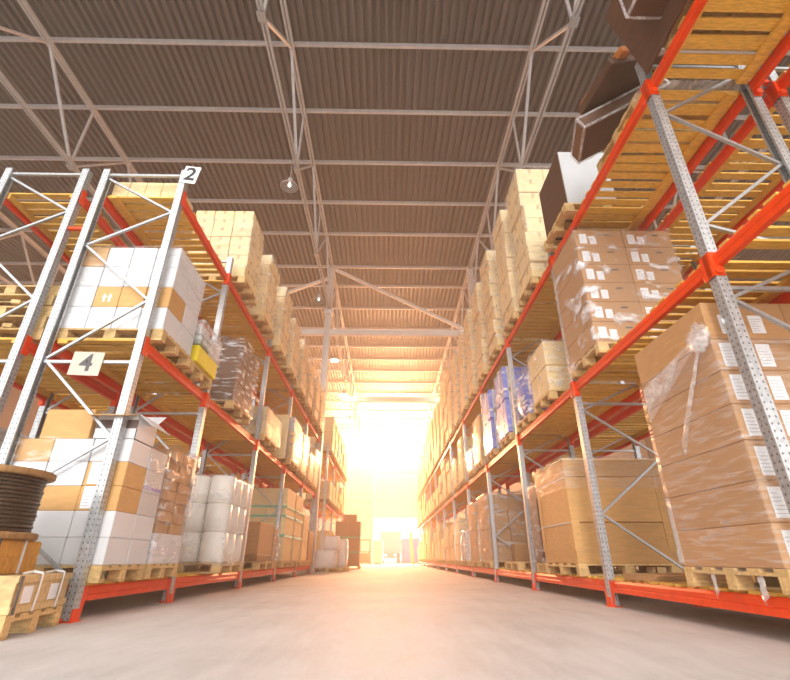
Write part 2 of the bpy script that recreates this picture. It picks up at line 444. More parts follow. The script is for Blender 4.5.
def deck_mesh(L, dx, seed):
    """transverse planks on two stringers; x from 0..dx, y 0..L, planks z 0..022"""
    rnd = random.Random(seed); m = MB(); y = .06
    while y < L - .12:
        w = rnd.choice((.095, .1, .1, .12)); z = rnd.uniform(0, .002)
        e0, e1 = rnd.uniform(-.025, .01), rnd.uniform(-.01, .03)
        m.box(e0, dx + e1, y, y + w, z, z + .022)
        y += w + rnd.choice((.035, .05, .055, .075))
    m.box(.04, .075, .06, L - .06, -.075, -.001); m.box(dx - .17, dx - .06, .06, L - .06, -.04, -.001)
    return m.mesh('plank_deck', DECKW)
def foot_mesh():
    m = MB().box(-.07, .07, -.075, .075, 0, .008)
    for a in (-.055, .055): m.tube((a * .6, a, .008), (a * .6, a, .03), .011, 8)
    m.box(-.056, -.046, -.06, .06, .008, .1)
    return m.mesh('foot_plate', ORANGE)
FOOT = foot_mesh()
def rack(name_label, xf, xr, ys, levels, near_n, nodes, top_braces=True, detail=True, cat='rack', decks=True, group=None):
    """xf: front post line, xr: rear post line"""
    s = 1 if xr > xf else -1
    y00 = ys[0]
    t = empty('pallet_rack', (xf, y00, 0), name_label, cat, group)
    dx = abs(xr - xf)
    for i, y in enumerate(ys):
        for k, xx in enumerate((0, dx * s)):
            face = s if k == 0 else -s          # open side faces the other post
            u = put('upright', POST, t, (xx, y - y00, 0), (0, 0, 0 if face > 0 else math.pi))
            put('foot_plate', FOOT, u, (0, 0, 0))
        if i < near_n:
            sg = s
            br = lambda a, b, w=.03: MB().bar((sg * .045 + 0, y - y00, a), (dx * s - sg * .045, y - y00, b), w, w * .9).build('brace', STEEL, t)
            for z in (ZT - .07, 2.42, .2): br(z, z, .035)
            for a, b in zip(nodes, nodes[1:]): br(*((a[1], b[1]) if a[0] == 'F' else (b[1], a[1])))
    for i, (ya, yb) in enumerate(zip(ys, ys[1:])):
        L = yb - ya - .1
        for li, z in enumerate(levels):
            for k in (0, 1):
                key = ('bar', round(L, 3), k, s)
                if key not in _cache: _cache[key] = bar_mesh(L, (1 if k == 0 else -1) * s)
                b = put('crossbar', _cache[key], t, (dx * s * k, ya - y00 + .05, z - .12))
                if i < 5 and z > .5:
                    f = (1 if k == 0 else -1) * s
                    for e, sy in ((0, 1), (L, -1)):
                        key = ('con', f, sy)
                        if key not in _cache:
                            m = MB().box(min(-.056 * f, -.052 * f), max(-.056 * f, -.052 * f), min(-.075 * sy, 0), max(-.075 * sy, 0), -.08, .14)
                            m.box(min(-.056 * f, .03 * f), max(-.056 * f, .03 * f), min(-.0, .006 * sy), max(0, .006 * sy), -.08, .14)
                            m.tube((-.02 * f, .004 * sy, -.035), (-.02 * f, .03 * sy, -.035), .035, 10)
                            _cache[key] = m.mesh('connector', ORANGE)
                        put('bar_connector', _cache[key], b, (0, e, 0))
                elif i < 6 and k == 0:
                    f = s
                    for e, sy in ((0, 1), (L, -1)):
                        key = ('shoe', f, sy)
                        if key not in _cache:
                            m = MB().extrude([(-.057 * f, 0), (-.052 * f, 0), (-.052 * f, .001), (-.057 * f, .001)], 'z', -.1, -.09)
                            m = MB()
                            P = [(0, -.142), (.05 * sy, -.142), (.075 * sy, 0), (.075 * sy, .12), (0, .12)]
                            P = P if (sy * f) > 0 else list(reversed(P))
                            m.extrude(P, 'x', min(-.034 * f, -.028 * f), max(-.034 * f, -.028 * f))
                            _cache[key] = m.mesh('shoe', ORANGE)
                        put('bar_shoe', _cache[key], b, (0, e, 0))
            if decks:
                key = ('deck', round(yb - ya, 2), round(dx, 2), (i + li) % 2)
                if key not in _cache: _cache[key] = deck_mesh(yb - ya, dx, hash(key[1:]) & 255)
                d = put('plank_deck', _cache[key], t, (-.0 if s > 0 else 0, ya - y00, z + .001))
                if s < 0:
                    d.rotation_euler = (0, 0, math.pi); d.location = (0, yb - y00, z + .001)
    return t
NL = [('R', 5.05), ('F', 4.5), ('R', 3.97), ('F', 3.2), ('R', 2.45), ('F', 1.6), ('R', .95), ('F', .3)]
NR = [('R', 5.0), ('F', 4.42), ('R', 3.76), ('F', 3.05), ('R', 2.75), ('F', 2.33), ('R', 1.7), ('F', 1.0), ('R', .35)]
YL = [4.65, 6.61, 9.62, 12.48, 15.3, 18.1]
YL2 = [21.3, 24.3, 27.3, 30.3]
YR = [0.02, 3.04, 6.02, 9.04, 12.15, 15.37, 18.9, 22.3, 25.5, 28.7, 31.9, 35.1, 38.3, 41.5]
rl = rack('orange and grey pallet rack with number signs on its first upright', XL, XLr, YL, (Z0, Z1, Z2), 6, NL)
rack('pallet rack standing behind the steel column, beyond the numbered rack', XL, XLr, YL2, (Z0, Z1, Z2), 4, NL)
rack('pallet rack back to back with the numbered rack', XBr, XBn, YL, (Z0, Z1, Z2), 6, [('F' if a == 'R' else 'R', z) for a, z in NL])
rr_ = rack('orange and grey pallet rack across the aisle from the number signs', XR, XRr, YR, (Z0, Z1, Z2), 9, NR)
rack('pallet rack back to back with the unnumbered rack', XCr, XCn, YR[:6], (Z0, Z1, Z2), 6, [('F' if a == 'R' else 'R', z) for a, z in NR])
for z in (4.22, 1.2):
    MB().bar((XLr - .046, 0, 0), (XBn + .046, 0, 0), .05, .035).build('row_spacer', ORANGE, rl, (-XL, 0, z))
for y in (YR[1], YR[2]):
    for z in (4.9, 2.1): MB().bar((XRr + .046, 0, 0), (XCn - .046, 0, 0), .05, .035).build('row_spacer', ORANGE, rr_, (-XR, y - YR[0], z))

# number signs
def numeral(txt, size, parent, loc, mt):
    cu = bpy.data.curves.new('numeral', 'FONT'); cu.body = txt; cu.size = size; cu.extrude = .001; cu.offset = size * .022
    cu.align_x = 'CENTER'; cu.align_y = 'CENTER'
    o = bpy.data.objects.new('tmp', cu); COL.objects.link(o)
    dg = bpy.context.evaluated_depsgraph_get()
    me = bpy.data.meshes.new_from_object(o.evaluated_get(dg)); bpy.data.objects.remove(o)
    me.name = 'numeral'; me.materials.clear(); me.materials.append(mt)
    return put('numeral', me, parent, loc, (R(90), 0, 0))
SIGNW = mat('white_sign_board', (.80, .79, .77), .5, 0, 9, .05)
SIGNB = mat('pale_wooden_sign_board', (.60, .51, .42), .6, 0, 5, .1, (2, 2, 12))
sg = empty('number_sign', (-2.665, 4.592, 4.95), 'white sign reading 2 at the top of the first upright', 'sign', rz=0)
MB().box(-.105, .105, 0, .006, 0, .29).build('sign_board', SIGNW, sg)
numeral('2', .30, sg, (0, -.002, .145), BLACKI)
sg.rotation_euler = (0, R(8), 0)
sg = empty('number_sign', (-3.255, 4.617, 2.255), 'pale wooden sign reading 4 hung on the rack brace', 'sign')
MB().box(-.165, .165, 0, .008, 0, .27).build('sign_board', SIGNB, sg)
numeral('4', .27, sg, (0, -.002, .135), DARKS)
sg.rotation_euler = (0, R(2), 0)

# ------------------------------------------------------------------ pallets, cartons, film
def pallet_parts(L, W):
    """L along x, W along y, 0.144 high. returns meshes"""
    top = MB(); n = 5
    for k in range(n):
        y = -W / 2 + k * (W - .12) / (n - 1); top.box(-L / 2, L / 2, y, y + .12, .122, .144, c=.002)
    for x in (-L / 2, -.06, L / 2 - .12): top.box(x, x + .12, -W / 2, W / 2, .1, .122)
    bot = MB()
    for y in (-W / 2, -.05, W / 2 - .1): bot.box(-L / 2, L / 2, y, y + .1, 0, .022, c=.002)
    blk = MB().box(-.065, .065, -.05, .05, .0221, .0999, c=.003)
    return top, bot, blk
def pallet(x, y, z, L, W, label, group=None, parts=True, name='pallet', rz=0):
    key = ('pal', round(L, 2), round(W, 2))
    if key not in _cache:
        a, b, c = pallet_parts(L, W)
        whole = MB(); whole.v, whole.f, whole.m, whole.s = list(a.v), [list(f) for f in a.f], list(a.m), list(a.s)
        for q in [b]:
            o = len(whole.v); whole.v += q.v
            for f, mm, ss in zip(q.f, q.m, q.s): whole.face([i + o for i in f], mm, ss)
        bs = [(bx, by) for bx in (-L / 2 + .065, 0, L / 2 - .065) for by in (-W / 2 + .05, 0, W / 2 - .05)]
        for bx, by in bs: whole.box(bx - .065, bx + .065, by - .05, by + .05, .0221, .0999)
        _cache[key] = (a.mesh('pallet_top', PALW), b.mesh('pallet_runners', PALW), c.mesh('pallet_block', PALW), whole.mesh('pallet', PALW), bs)
    a, b, c, wh, bs = _cache[key]
    if not parts:
        o = put(name, wh, None, (x, y, z), (0, 0, rz)); return tag(o, label, 'pallet', group)
    t = empty(name, (x, y, z), label, 'pallet', group, rz=rz)
    put('top_boards', a, t); put('bottom_boards', b, t)
    for bx, by in bs: put('block', c, t, (bx, by, 0))
    return t

def carton_mesh(w, d, h, mt, seam):
    """origin at the base centre; seam: tape strip down the middle of the sides"""
    key = ('car', round(w, 3), round(d, 3), round(h, 3), mt.name, seam)
    if key not in _cache:
        m = MB().box(-w / 2, w / 2, -d / 2, d / 2, 0, h, 0, c=.007)
        mats = [mt]
        if seam:
            tp = .025; e = .0008
            m.box(-tp, tp, -d / 2 - e, -d / 2 + e, h * .62, h - .006, 1)
            m.box(-w / 2 - e, -w / 2 + e, -tp, tp, h * .62, h - .006, 1); m.box(w / 2 - e, w / 2 + e, -tp, tp, h * .62, h - .006, 1)
            mats = [mt, CLEART if mt.name.startswith(('white', 'grey')) else TAPE]
        _cache[key] = m.mesh('carton', mats)
    return _cache[key]
NCART = [0]
def carton(x, y, z, w, d, h, mt, label, group, seam=True, rz=0, name='carton'):
    NCART[0] += 1
    o = put(name, carton_mesh(w, d, h, mt, seam), None, (x, y, z), (0, 0, rz))
    return tag(o, label, 'box', group)
def label_mesh(w, h, kind):
    key = ('lab', round(w, 3), round(h, 3), kind)
    if key not in _cache:
        m = MB().box(-w / 2, w / 2, -.0012, 0, 0, h, 0); rnd = random.Random(str(key))
        if kind == 'text':
            for k in range(6):
                z = h * (.12 + .13 * k); m.box(-w * .42, -w * .42 + w * rnd.uniform(.4, .84), -.0016, -.0012, z, z + h * .035, 1)
        elif kind == 'bars':
            for k in range(4):
                z = h * (.1 + .22 * k); m.box(-w * .44, w * .44, -.0016, -.0012, z, z + h * .09, 1)
        elif kind == 'plain': pass
        _cache[key] = m.mesh('paper_label', [PAPER, INK])
    return _cache[key]
def add_label(o, dx, z, w, h, d, kind='text', lab='white paper label'):
    """on the -y face of a carton of depth d"""
    l = put('paper_label', label_mesh(w, h, kind), o, (dx, -d / 2 - .0003, z)); l['label'] = lab
    return l

def wrap(x0, x1, y0, y1, z0, z1, label, mt, bulge=.012, seed=0, group=None, top=.3, name='stretch_film', cat='film', rr=.03, bot=0):
    """film tube around a load, wrinkled outwards, lapping over the top edge"""
    cx, cy = (x0 + x1) / 2, (y0 + y1) / 2; a, b = (x1 - x0) / 2 + .008, (y1 - y0) / 2 + .008
    m = MB(); nu = 56; rows = []
    nz = max(8, int((z1 - z0) / .07)); nz = min(nz, 22)
    for j in range(nz + 1): rows.append((z0 + (z1 - z0 + .008) * j / nz, 1.0))
    if top: rows += [(z1 + .012, .93), (z1 + .012, 1 - top)]
    P = []
    per = 4 * (a + b)
    for k in range(nu):
        d = per * k / nu
        if d < 2 * a: px, py = -a + d, -b
        elif d < 2 * a + 2 * b: px, py = a, -b + d - 2 * a
        elif d < 4 * a + 2 * b: px, py = a - (d - 2 * a - 2 * b), b
        else: px, py = -a, b - (d - 4 * a - 2 * b)
        P.append((px, py))
    # make sure the four corners are vertices
    for cxx, cyy in ((-a, -b), (a, -b), (a, b), (-a, b)):
        q = min(range(nu), key=lambda i: (P[i][0] - cxx) ** 2 + (P[i][1] - cyy) ** 2); P[q] = (cxx, cyy)
    for j, (z, sc) in enumerate(rows):
        for px, py in P:
            f = noise.noise((px * 4 + seed, py * 4, z * 5)) * .5 + .5 + .4 * noise.noise((px * 11, py * 11 + seed, z * 4))
            g = bulge * max(0, f)
            r = Vector((px, py)).normalized()
            m.v.append((px * sc + r.x * g, py * sc + r.y * g, z + (0 if sc == 1 else g * .6) - z0))
    for j in range(len(rows) - 1):
        for k in range(nu):
            k2 = (k + 1) % nu
            m.face([j * nu + k, j * nu + k2, (j + 1) * nu + k2, (j + 1) * nu + k], 0, True)
    o = m.build(name, mt, None, (cx, cy, z0))
    return tag(o, label, cat, group)

HWORD = lambda k, n: 'bottom' if k == 0 else 'top' if k == n - 1 else ORD[k]
def stack(phrase, side, xa, y0, z0, dep, length, nx, ny, hs, mt, jit=.004, colours=None, seam=True, wood=None, skip=None, what='carton', name='carton', shell=True, yjit=0, lab=None, wob=0, adj=None):
    """cartons in layers; xa aisle face, going away from the aisle; visible shell only. colours(k,i,j)->material"""
    s = -1 if side == 'L' else 1
    w = dep / nx; d = length / ny; z = z0; out = []
    rnd = random.Random(phrase)
    n = len(hs)
    for k, h in enumerate(hs):
        ox, oy = rnd.uniform(-wob, wob), rnd.uniform(-wob, wob)
        for i in range(nx):
            for j in range(ny):
                if shell and i > 0 and j > 0: continue
                if skip and skip(k, i, j): continue
                m = colours(k, i, j) if colours else mt
                x = xa + s * (w * (i + .5)) + ox * s; y = y0 + d * (j + .5) + oy
                cw = 'white' if m.name.startswith('white') else m.name.split('_')[0] if not m.name.startswith(('grey',)) else 'pale'
                if m.name.startswith('dark'): cw = 'dark brown'
                if adj: cw = adj
                where = []
                if nx > 1 and j == 0: where.append('aisle corner' if i == 0 else 'inner end' if i == nx - 1 else 'front middle' if nx == 3 else 'front %s in' % ORD[i])
                elif ny > 1 and i == 0 and j > 0: where.append('%s back' % ORD[j] if ny > 2 else 'rear')
                elif ny > 1: where.append('front')
                lb = '%s %s, %s layer%s, in %s' % (cw, what, HWORD(k, n) if n > 1 else 'single', (' ' + ' '.join(where)) if where else '', phrase)
                g = rnd.uniform(.5, 1) * jit
                o = carton(x + rnd.uniform(-g, g) * .3, y + rnd.uniform(-g, g) * .3, z + .0005, w - g - .002, d - g - .002, h - .0015, m, lb, phrase, seam, rnd.uniform(-.006, .006), name)
                out.append((o, k, i, j, w - g - .002, d - g - .002, h - .0015))
        z += h
    return out

FARB = MB()     # what is too many and too far: one object of kind stuff
def far_stack(side, xa, y0, z0, dep, length, nx, hs):
    s = -1 if side == 'L' else 1; w = dep / nx; z = z0
    for h in hs:
        sh = random.uniform(-.03, .03); y0_ = y0; y0 += random.uniform(-.02, .04)
        for i in range(nx):
            xc = xa + s * (w * (i + .5) + sh)
            FARB.box(xc - w / 2 + .004, xc + w / 2 - .004, y0 + random.uniform(0, .03), y0 + length - random.uniform(0, .03), z + .001, z + h - .002, 0, c=.012)
        z += h; y0 = y0_

XA_L, XA_R = -2.60, 2.50       # aisle faces of the loads
NUMB, UNN = 'the numbered rack', 'the unnumbered rack'
PZ = .0235 + .001              # deck thickness

# ============ numbered rack, floor level
zf = Z0 + PZ; zl = zf + .1445
pa = pallet(-3.18, 5.13, zf, 1.16, .83, 'wooden pallet marked 19 under the white and brown cartons, numbered rack floor shelf')
nm = numeral('19', .085, pa, (.585, -.36, .06), BLACKI); nm.rotation_euler = (R(90), 0, R(90)); nm.name = 'stencil_number'
def c_lg(k, i, j):
    if j == 1: return [WHITEC, WHITEC, GREYC, GREYC, GREYC][k]
    if k in (0, 1): return WHITEC
    if k == 2: return [TAN, TAN, WHITEC][i]
    if k == 3: return [TAN, WHITEC, WHITEC][i]
    return [WHITEC, WHITEC, TAN][i]
st = stack('the mixed stack beside the cable drum', 'L', XA_L, 4.72, zl, 1.2, .84, 3, 2, [.235, .235, .23, .235, .23], WHITEC, jit=.009, colours=c_lg, seam=False)
for o, k, i, j, w, d, h in st:
    if j == 0 and ((k, i) in ((2, 2), (3, 2), (3, 1))): add_label(o, -.0, .03, w * .86, h * .75, d, 'text', 'printed white label sheet')
    if j == 0 and ((k, i) in ((2, 0), (3, 0))):
        add_label(o, -.1, .02, w * .3, h * .9, d, 'text', 'pale printed film strip')
    if j == 1 and k == 3: put('tape_strip', MB().box(-.001, .001, -.2, .2, 0, .035).mesh('tape_strip', PURPLE), o, (w / 2 + .0006, 0, .03))['label'] = 'violet tape strip'
ztop = zl + .235 * 3 + .46
# open white carton on top
oc = empty('open_carton', (-2.82, 4.95, ztop + .002), 'open white carton with raised tan flap on top of the mixed stack', 'box')
m = MB(); W_, D_, H_ = .43, .42, .26
for a in ((-W_ / 2, W_ / 2, -D_ / 2, -D_ / 2 + .006), (-W_ / 2, W_ / 2, D_ / 2 - .006, D_ / 2), (-W_ / 2, -W_ / 2 + .006, -D_ / 2, D_ / 2), (W_ / 2 - .006, W_ / 2, -D_ / 2, D_ / 2)): m.box(*a, 0, H_)
m.box(-W_ / 2, W_ / 2, -D_ / 2, D_ / 2, 0, .006)
m.build('carton_body', WHITEC, oc)
MB().box(-W_ / 2, W_ / 2, -D_ / 2 - .0015, -D_ / 2, .11, .2).build('printed_band', mat('dark_print', (.16, .11, .1), .6), oc)
fl = MB().box(-W_ / 2 - .03, W_ / 2, -.2, 0, -.002, .003).build('front_flap', TAN, oc, (0, -D_ / 2, H_), (R(18), 0, R(0)))
MB().box(0, .2, -D_ / 2, D_ / 2, -.002, .003).build('side_flap', WHITEC, oc, (W_ / 2, 0, H_), (0, R(38), 0))
MB().box(-W_ / 2, W_ / 2, 0, .2, -.002, .003).build('rear_flap', WHITEC, oc, (0, D_ / 2, H_), (R(40), 0, 0))
carton(-3.33, 4.98, ztop + .002, .50, .48, .31, TAN, 'plain tan carton on top of the mixed stack, beside the open carton', None, False)
carton(-3.84, 5.0, zl + .001, .055, .4, .02, TAN, 'thin tan card scrap beside the mixed stack', None, False) if False else None
wrap(-3.86, -3.32, 4.70, 5.12, zl + .93, zl + 1.17, 'clear film around the inner top cartons of the mixed stack', FILM, .02, 3, top=0)
wrap(-2.98, -2.60, 5.16, 5.56, zl + .71, zl + 1.2, 'clear film around the rear top cartons of the mixed stack', FILM, .015, 4, top=.3)
# brown packet bundles on white cartons
pallet(-3.18, 6.02, zf, 1.16, .80, 'wooden pallet under the brown packet bundles, numbered rack floor shelf')
stack('the packet stack behind the mixed stack', 'L', XA_L + .0, 5.63, zl, 1.1, .78, 3, 2, [.32], WHITEC, seam=False)
stack('the packet stack behind the mixed stack', 'L', XA_L - .01, 5.65, zl + .321, .84, .72, 2, 2, [.118] * 8, BROWN, jit=.03, seam=False, what='flat packet', name='flat_packet', wob=.018)
wrap(-3.49, -2.575, 5.61, 6.42, zl + .0, zl + 1.3, 'crinkled clear film around the brown packet bundles', FILM, .012, 9)
# milky rolls
pallet(-3.05, 8.13, zf, 1.2, 1.14, 'wooden pallet under the milky plastic rolls, numbered rack floor shelf')
rm = MB().lathe([(.0, 0), (.17, 0), (.192, .02), (.192, .40), (.17, .418), (.03, .418), (.03, .40), (0, .40)], 24).mesh('plastic_roll', ROLLM)
for k in range(3):
    for i in range(3):
        for j in range(3):
            if i > 0 and j > 0: continue
            o = put('plastic_roll', rm, None, (-2.66 - .395 * i, 7.78 + .395 * j - .01, zl + .001 + .42 * k))
            tag(o, 'milky plastic roll, %s layer, %s, in the wrapped roll stack' % (HWORD(k, 3).replace('second', 'middle'), ['aisle corner', 'front middle', 'inner end'][i] if j == 0 else ['', 'aisle middle', 'aisle rear'][j]), 'roll', 'rolls in the wrapped stack')
wrap(-3.66, -2.455, 7.57, 8.79, zl - .05, zl + 1.26, 'milky film wrapped around the plastic rolls', FILMR, .010, 21)
# bay three: low brown crate with boards, tall film edge
pallet(-3.1, 10.9, zf, 1.1, 1.3, 'long pallet under the wide brown carton, numbered rack floor shelf', parts=True)
stack('wide brown pile beyond the rolls', 'L', -2.62, 10.3, zl + .13, 1.05, 1.25, 1, 1, [.62], BROWN, seam=False)
MB_ = MB().box(-3.67, -2.62, 10.3, 11.55, zl + .001, zl + .128, c=.01).build('timber_base', DRUMW); tag(MB_, 'dark timber base under the wide brown carton', 'timber')
wrap(-2.95, -2.58, 11.62, 12.05, zl, zl + .74, 'bunched clear film standing behind the wide brown carton', FILM, .03, 31)
carton(-2.77, 11.83, zl + .001, .30, .36, .70, BROWN, 'upright brown carton inside bunched film behind the wide carton', None, False)
pallet(-2.77, 11.83, zf, .4, .42, 'small pallet under the upright brown carton', parts=False)
# bay four: tall beige cartons with green straps
for q, y0 in enumerate((12.62, 13.95)):
    pallet(-3.1, y0 + .6, zf, 1.1, 1.2, 'pallet under the %s green strapped carton tower' % ORD[q])
    ph = 'the %s green strapped tower' % ORD[q]
    stack(ph, 'L', XA_L, y0 + .02, zl, 1.05, 1.15, 2, 1, [.63, .55, .55], BEIGE, seam=False)
    for z in (.55, 1.02, 1.25):
        mm = MB(); x0, x1, ya, yb = -3.665, -2.585, y0 + .0, y0 + 1.19
        for b_ in ((x0, x1, ya, ya + .006), (x0, x1, yb - .006, yb), (x0, x0 + .006, ya, yb), (x1 - .006, x1, ya, yb)): mm.box(*b_, zl + z, zl + z + .05)
        tag(mm.build('packing_strap', GREENS), 'green packing strap, %s around the %s carton tower' % ({.55: 'lowest', 1.02: 'middle', 1.25: 'top'}[z], ORD[q]), 'strap', 'green straps')
carton(-3.2, 9.75, zl + .5, .5, .3, .62, DARKB, 'dark wrapped carton behind the roll stack', None, False) if False else None

# ============ numbered rack, middle level
zf = Z1 + PZ; zl = zf + .1445
pallet(-3.18, 5.16, zf, 1.2, .84, 'wooden pallet under the white carton stack, numbered rack middle shelf')
def c_l1(k, i, j):
    if k == 1: return TAN if (j == 0 and i < 3) else WHITEC
    if k == 3 and i == 3: return TAN
    return WHITEC
st = stack('the white stack above the number 4', 'L', XA_L - .0, 4.75, zl, 1.2, .84, 4, 2, [.29, .28, .285, .29], WHITEC, jit=.010, colours=c_l1, seam=False)
for o, k, i, j, w, d, h in st:
    if j == 0 and k == 0 and i > 0: add_label(o, -.01, .04, w * .55, h * .5, d, 'text', 'faintly printed text panel')
    if j == 0 and k == 1 and i == 2:
        a = MB().extrude([(-.03, .06), (-.012, .06), (-.012, 0), (.012, 0), (.012, .06), (.03, .06), (0, .11)], 'y', -.0012, 0).mesh('arrow_mark', PAPER)
        for dx in (-.03, .035): put('arrow_mark', a, o, (dx, -d / 2 - .0004, .07), None)['label'] = 'white arrow mark'
    if j == 0 and k == 3 and i in (1, 2): add_label(o, 0, .02, w * .7, h * .5, d, 'plain', 'white paper patch')
wrap(-3.82, -2.6, 4.74, 5.6, zl + .56, zl + 1.146, 'clear film around the upper layers of the white stack', FILML, .006, 13, top=.2)
pallet(-3.16, 6.05, zf, 1.12, .76, 'wooden pallet under the yellow cartons, numbered rack middle shelf')
stack('the small pile next to the white stack', 'L', -2.56, 5.69, zl, .8, .74, 2, 2, [.24], YELLOW, seam=False)
carton(-2.74, 5.86, zl + .242, .36, .34, .17, GREENC, 'grey green carton on the yellow cartons', None, False)
carton(-2.76, 6.22, zl + .242, .36, .34, .24, GREYC, 'pale carton in film on the yellow cartons', None, False)
carton(-2.76, 5.87, zl + .4135, .34, .32, .16, GREYC, 'pale carton in film stacked on the grey green carton', None, False)
wrap(-2.95, -2.555, 5.68, 6.42, zl + .25, zl + .60, 'torn clear film over the pale cartons on yellow ones', FILMW, .02, 15)
pallet(-3.15, 7.9, zf, 1.15, 1.1, 'wooden pallet under the crinkled brown load, numbered rack middle shelf')
stack('the film covered brown load', 'L', -2.6, 7.4, zl, 1.1, 1.0, 2, 2, [.38, .38, .36], DEEPB, seam=False)
wrap(-3.74, -2.56, 7.36, 8.44, zl - .04, zl + 1.16, 'heavily crinkled film covering the big brown load', FILMH, .035, 17, top=.5)
pallet(-3.15, 10.2, zf, 1.1, 1.2, 'wooden pallet under the low beige cartons, numbered rack middle shelf')
stack('the low pile behind the brown load', 'L', -2.62, 9.75, zl, 1.0, 1.3, 2, 2, [.33, .30], BEIGE)
wrap(-3.64, -2.6, 9.73, 11.07, zl, zl + .65, 'clear film around the low beige pile', FILML, .01, 19)
bd = MB().box(-.55, .55, 0, .03, 0, 1.15, c=.004).build('leaning_board', BEIGE, None, (-3.1, 11.55, zf + .002), (R(-6), 0, 0)); tag(bd, 'tall beige board leaning upright behind the low beige pile', 'board')
pallet(-3.1, 12.9, zf, 1.1, 1.2, 'pallet under the white carton, numbered rack middle shelf')
stack('the film wrapped pile behind the leaning board', 'L', -2.6, 12.62, zl, 1.0, 1.15, 2, 1, [.42, .40, .38], BEIGE, colours=lambda k, i, j: WHITEC if k == 2 else BEIGE, seam=False)
wrap(-3.62, -2.58, 12.6, 13.8, zl, zl + 1.22, 'loose clear film around the white topped pile', FILM, .03, 23)
for q, y0 in enumerate((14.1, 15.6, 16.8)):
    pallet(-3.15, y0 + .5, zf, 1.1, 1.0, 'pallet on the numbered rack middle shelf, %s past the white topped pile' % ORD[q], parts=False)
    hs = [[.4, .4, .35], [.45, .4], [.5, .45, .3]][q]
    stack('the %s pile past the white topped pile' % ORD[q], 'L', -2.6, y0, zl, 1.0, 1.0, 2, 1, hs, BEIGE)
    wrap(-3.62, -2.58, y0 - .01, y0 + 1.01, zl, zl + sum(hs), 'film around the %s pile past the white topped pile' % ORD[q], FILM, .02, 25 + q)
# more floor level, before the column
zf = Z0 + PZ; zl = zf + .1445
for q, y0 in enumerate((15.5, 16.8)):
    pallet(-3.15, y0 + .5, zf, 1.1, 1.0, 'pallet near the column, %s after the green strapped towers' % ORD[q], parts=False)
    stack('the %s floor pile before the column' % ORD[q], 'L', -2.6, y0, zl, 1.0, 1.0, 2, 1, [.5, .4, .4][:3 - q], [BEIGE, BROWN][q])

# ============ numbered rack, top level
zf = Z2 + PZ; zl = zf + .1445
stack('the low row behind sign 2', 'L', -2.88, 4.8, zf + .001, .88, .5, 4, 1, [.15, .15], BEIGE, seam=False)
LT = [(6.86, 6.68), (8.28, 6.48), (9.78, 6.6), (11.2, 6.5), (12.75, 6.6), (14.2, 6.55), (15.65, 6.5), (17.0, 6.6)]
for q, (y0, zt) in enumerate(LT):
    if q > 2:
        pallet(-3.1, y0 + .43, zf, 1.14, .88, 'pallet carrying the %s top shelf stack, numbered rack' % ORD[q], parts=False)
        far_stack('L', -2.56, y0, zl, 1.1, .86, 2, [(zt - zl) / 4] * 4)
        wrap(-3.69, -2.535, y0 - .015, y0 + .875, zl + .15, zt, 'clear film around the %s top shelf stack, numbered rack' % ORD[q], FILM, .03, 40 + q, top=.25); continue
    ph = 'the %s top shelf stack, numbered rack' % ORD[q]
    ln = .80 if q == 0 else .86
    near = q < 3
    pallet(-3.1, y0 + ln / 2, zf, 1.14, ln + .02, 'pallet carrying ' + ph, parts=near)
    H = zt - zl
    if q == 0: hs = [.24, .22, .21, .2, .21, .2, .2]; nx, ny = 3, 2
    elif near: hs = [H / 6] * 6; nx, ny = 2, 2
    else: hs = [H / 4] * 4; nx, ny = 2, 1
    stack(ph, 'L', -2.56, y0, zl, 1.1, ln, nx, ny, hs, BEIGE, jit=.012, wob=.02, seam=near)
    wrap(-3.69, -2.535, y0 - .015, y0 + ln + .015, zl + .15, zl + sum(hs) - (.2 if q == 0 else 0), 'clear film around ' + ph, FILM if q else FILML, .025, 40 + q, top=.0 if q == 0 else .25)
for q in range(6):
    y0 = YL2[q // 2] + (.2, 1.72)[q % 2]
    pallet(-3.1, y0 + .5, Z2 + PZ, 1.14, 1.04, 'pallet on the top shelf beyond the column, %s in line' % ORD[q], parts=False)
    far_stack('L', -2.58, y0, zl, 1.1, 1.0, 2, [.45, .45, .42, random.uniform(.25, .45)])
    for zz in (Z0, Z1):
        if zz == Z0 and q < 1: continue
        pallet(-3.1, y0 + .5, zz + PZ, 1.14, 1.04, 'pallet on the %s shelf beyond the column, %s in line' % ('floor' if zz < 1 else 'middle', ORD[q]), parts=False)
        far_stack('L', -2.58, y0, zz + PZ + .1445, 1.1, 1.0, 2, [.4, .4, random.uniform(.3, .5)][: random.choice((2, 3))])

# ============ the rack behind the numbered rack
zf = Z1 + PZ
for q in range(3):
    pallet(-4.55, 5.2 + .02 * q, zf + q * .30, 1.2, .9, 'worn pallet with scrap wood, %s of three behind the numbered rack' % ('lowest', 'middle', 'topmost')[q])
rn = random.Random(4)
pm = MB().box(-.25, .25, -.05, .05, 0, .05, c=.006).mesh('wood_offcut', PALW)
pm2 = MB().box(-.08, .08, -.07, .07, 0, .154, c=.006).mesh('wood_block', PALW)
for lv in range(2):
    for k in range(8):
        o = put('wood_offcut', pm, None, (-5.0 + .2 * (k % 5), 4.93 + .3 * (k // 5) + rn.uniform(-.05, .05), zf + .1455 + .30 * lv), (0, 0, rn.uniform(-.25, .25) + 1.57 * (k % 2)))
        tag(o, 'short wood offcut lying between the worn pallets behind the numbered rack', 'wood', 'scrap wood offcuts')
    for k, (dx, dy) in enumerate(((-.5, .36), (.5, .36), (.5, -.38), (-.5, -.38))):
        o = put('wood_block', pm2, None, (-4.55 + dx, 5.2 + dy, zf + .1455 + .30 * lv)); tag(o, 'loose wood block propping a worn pallet behind the numbered rack', 'wood', 'loose wood blocks')
ws = MB()
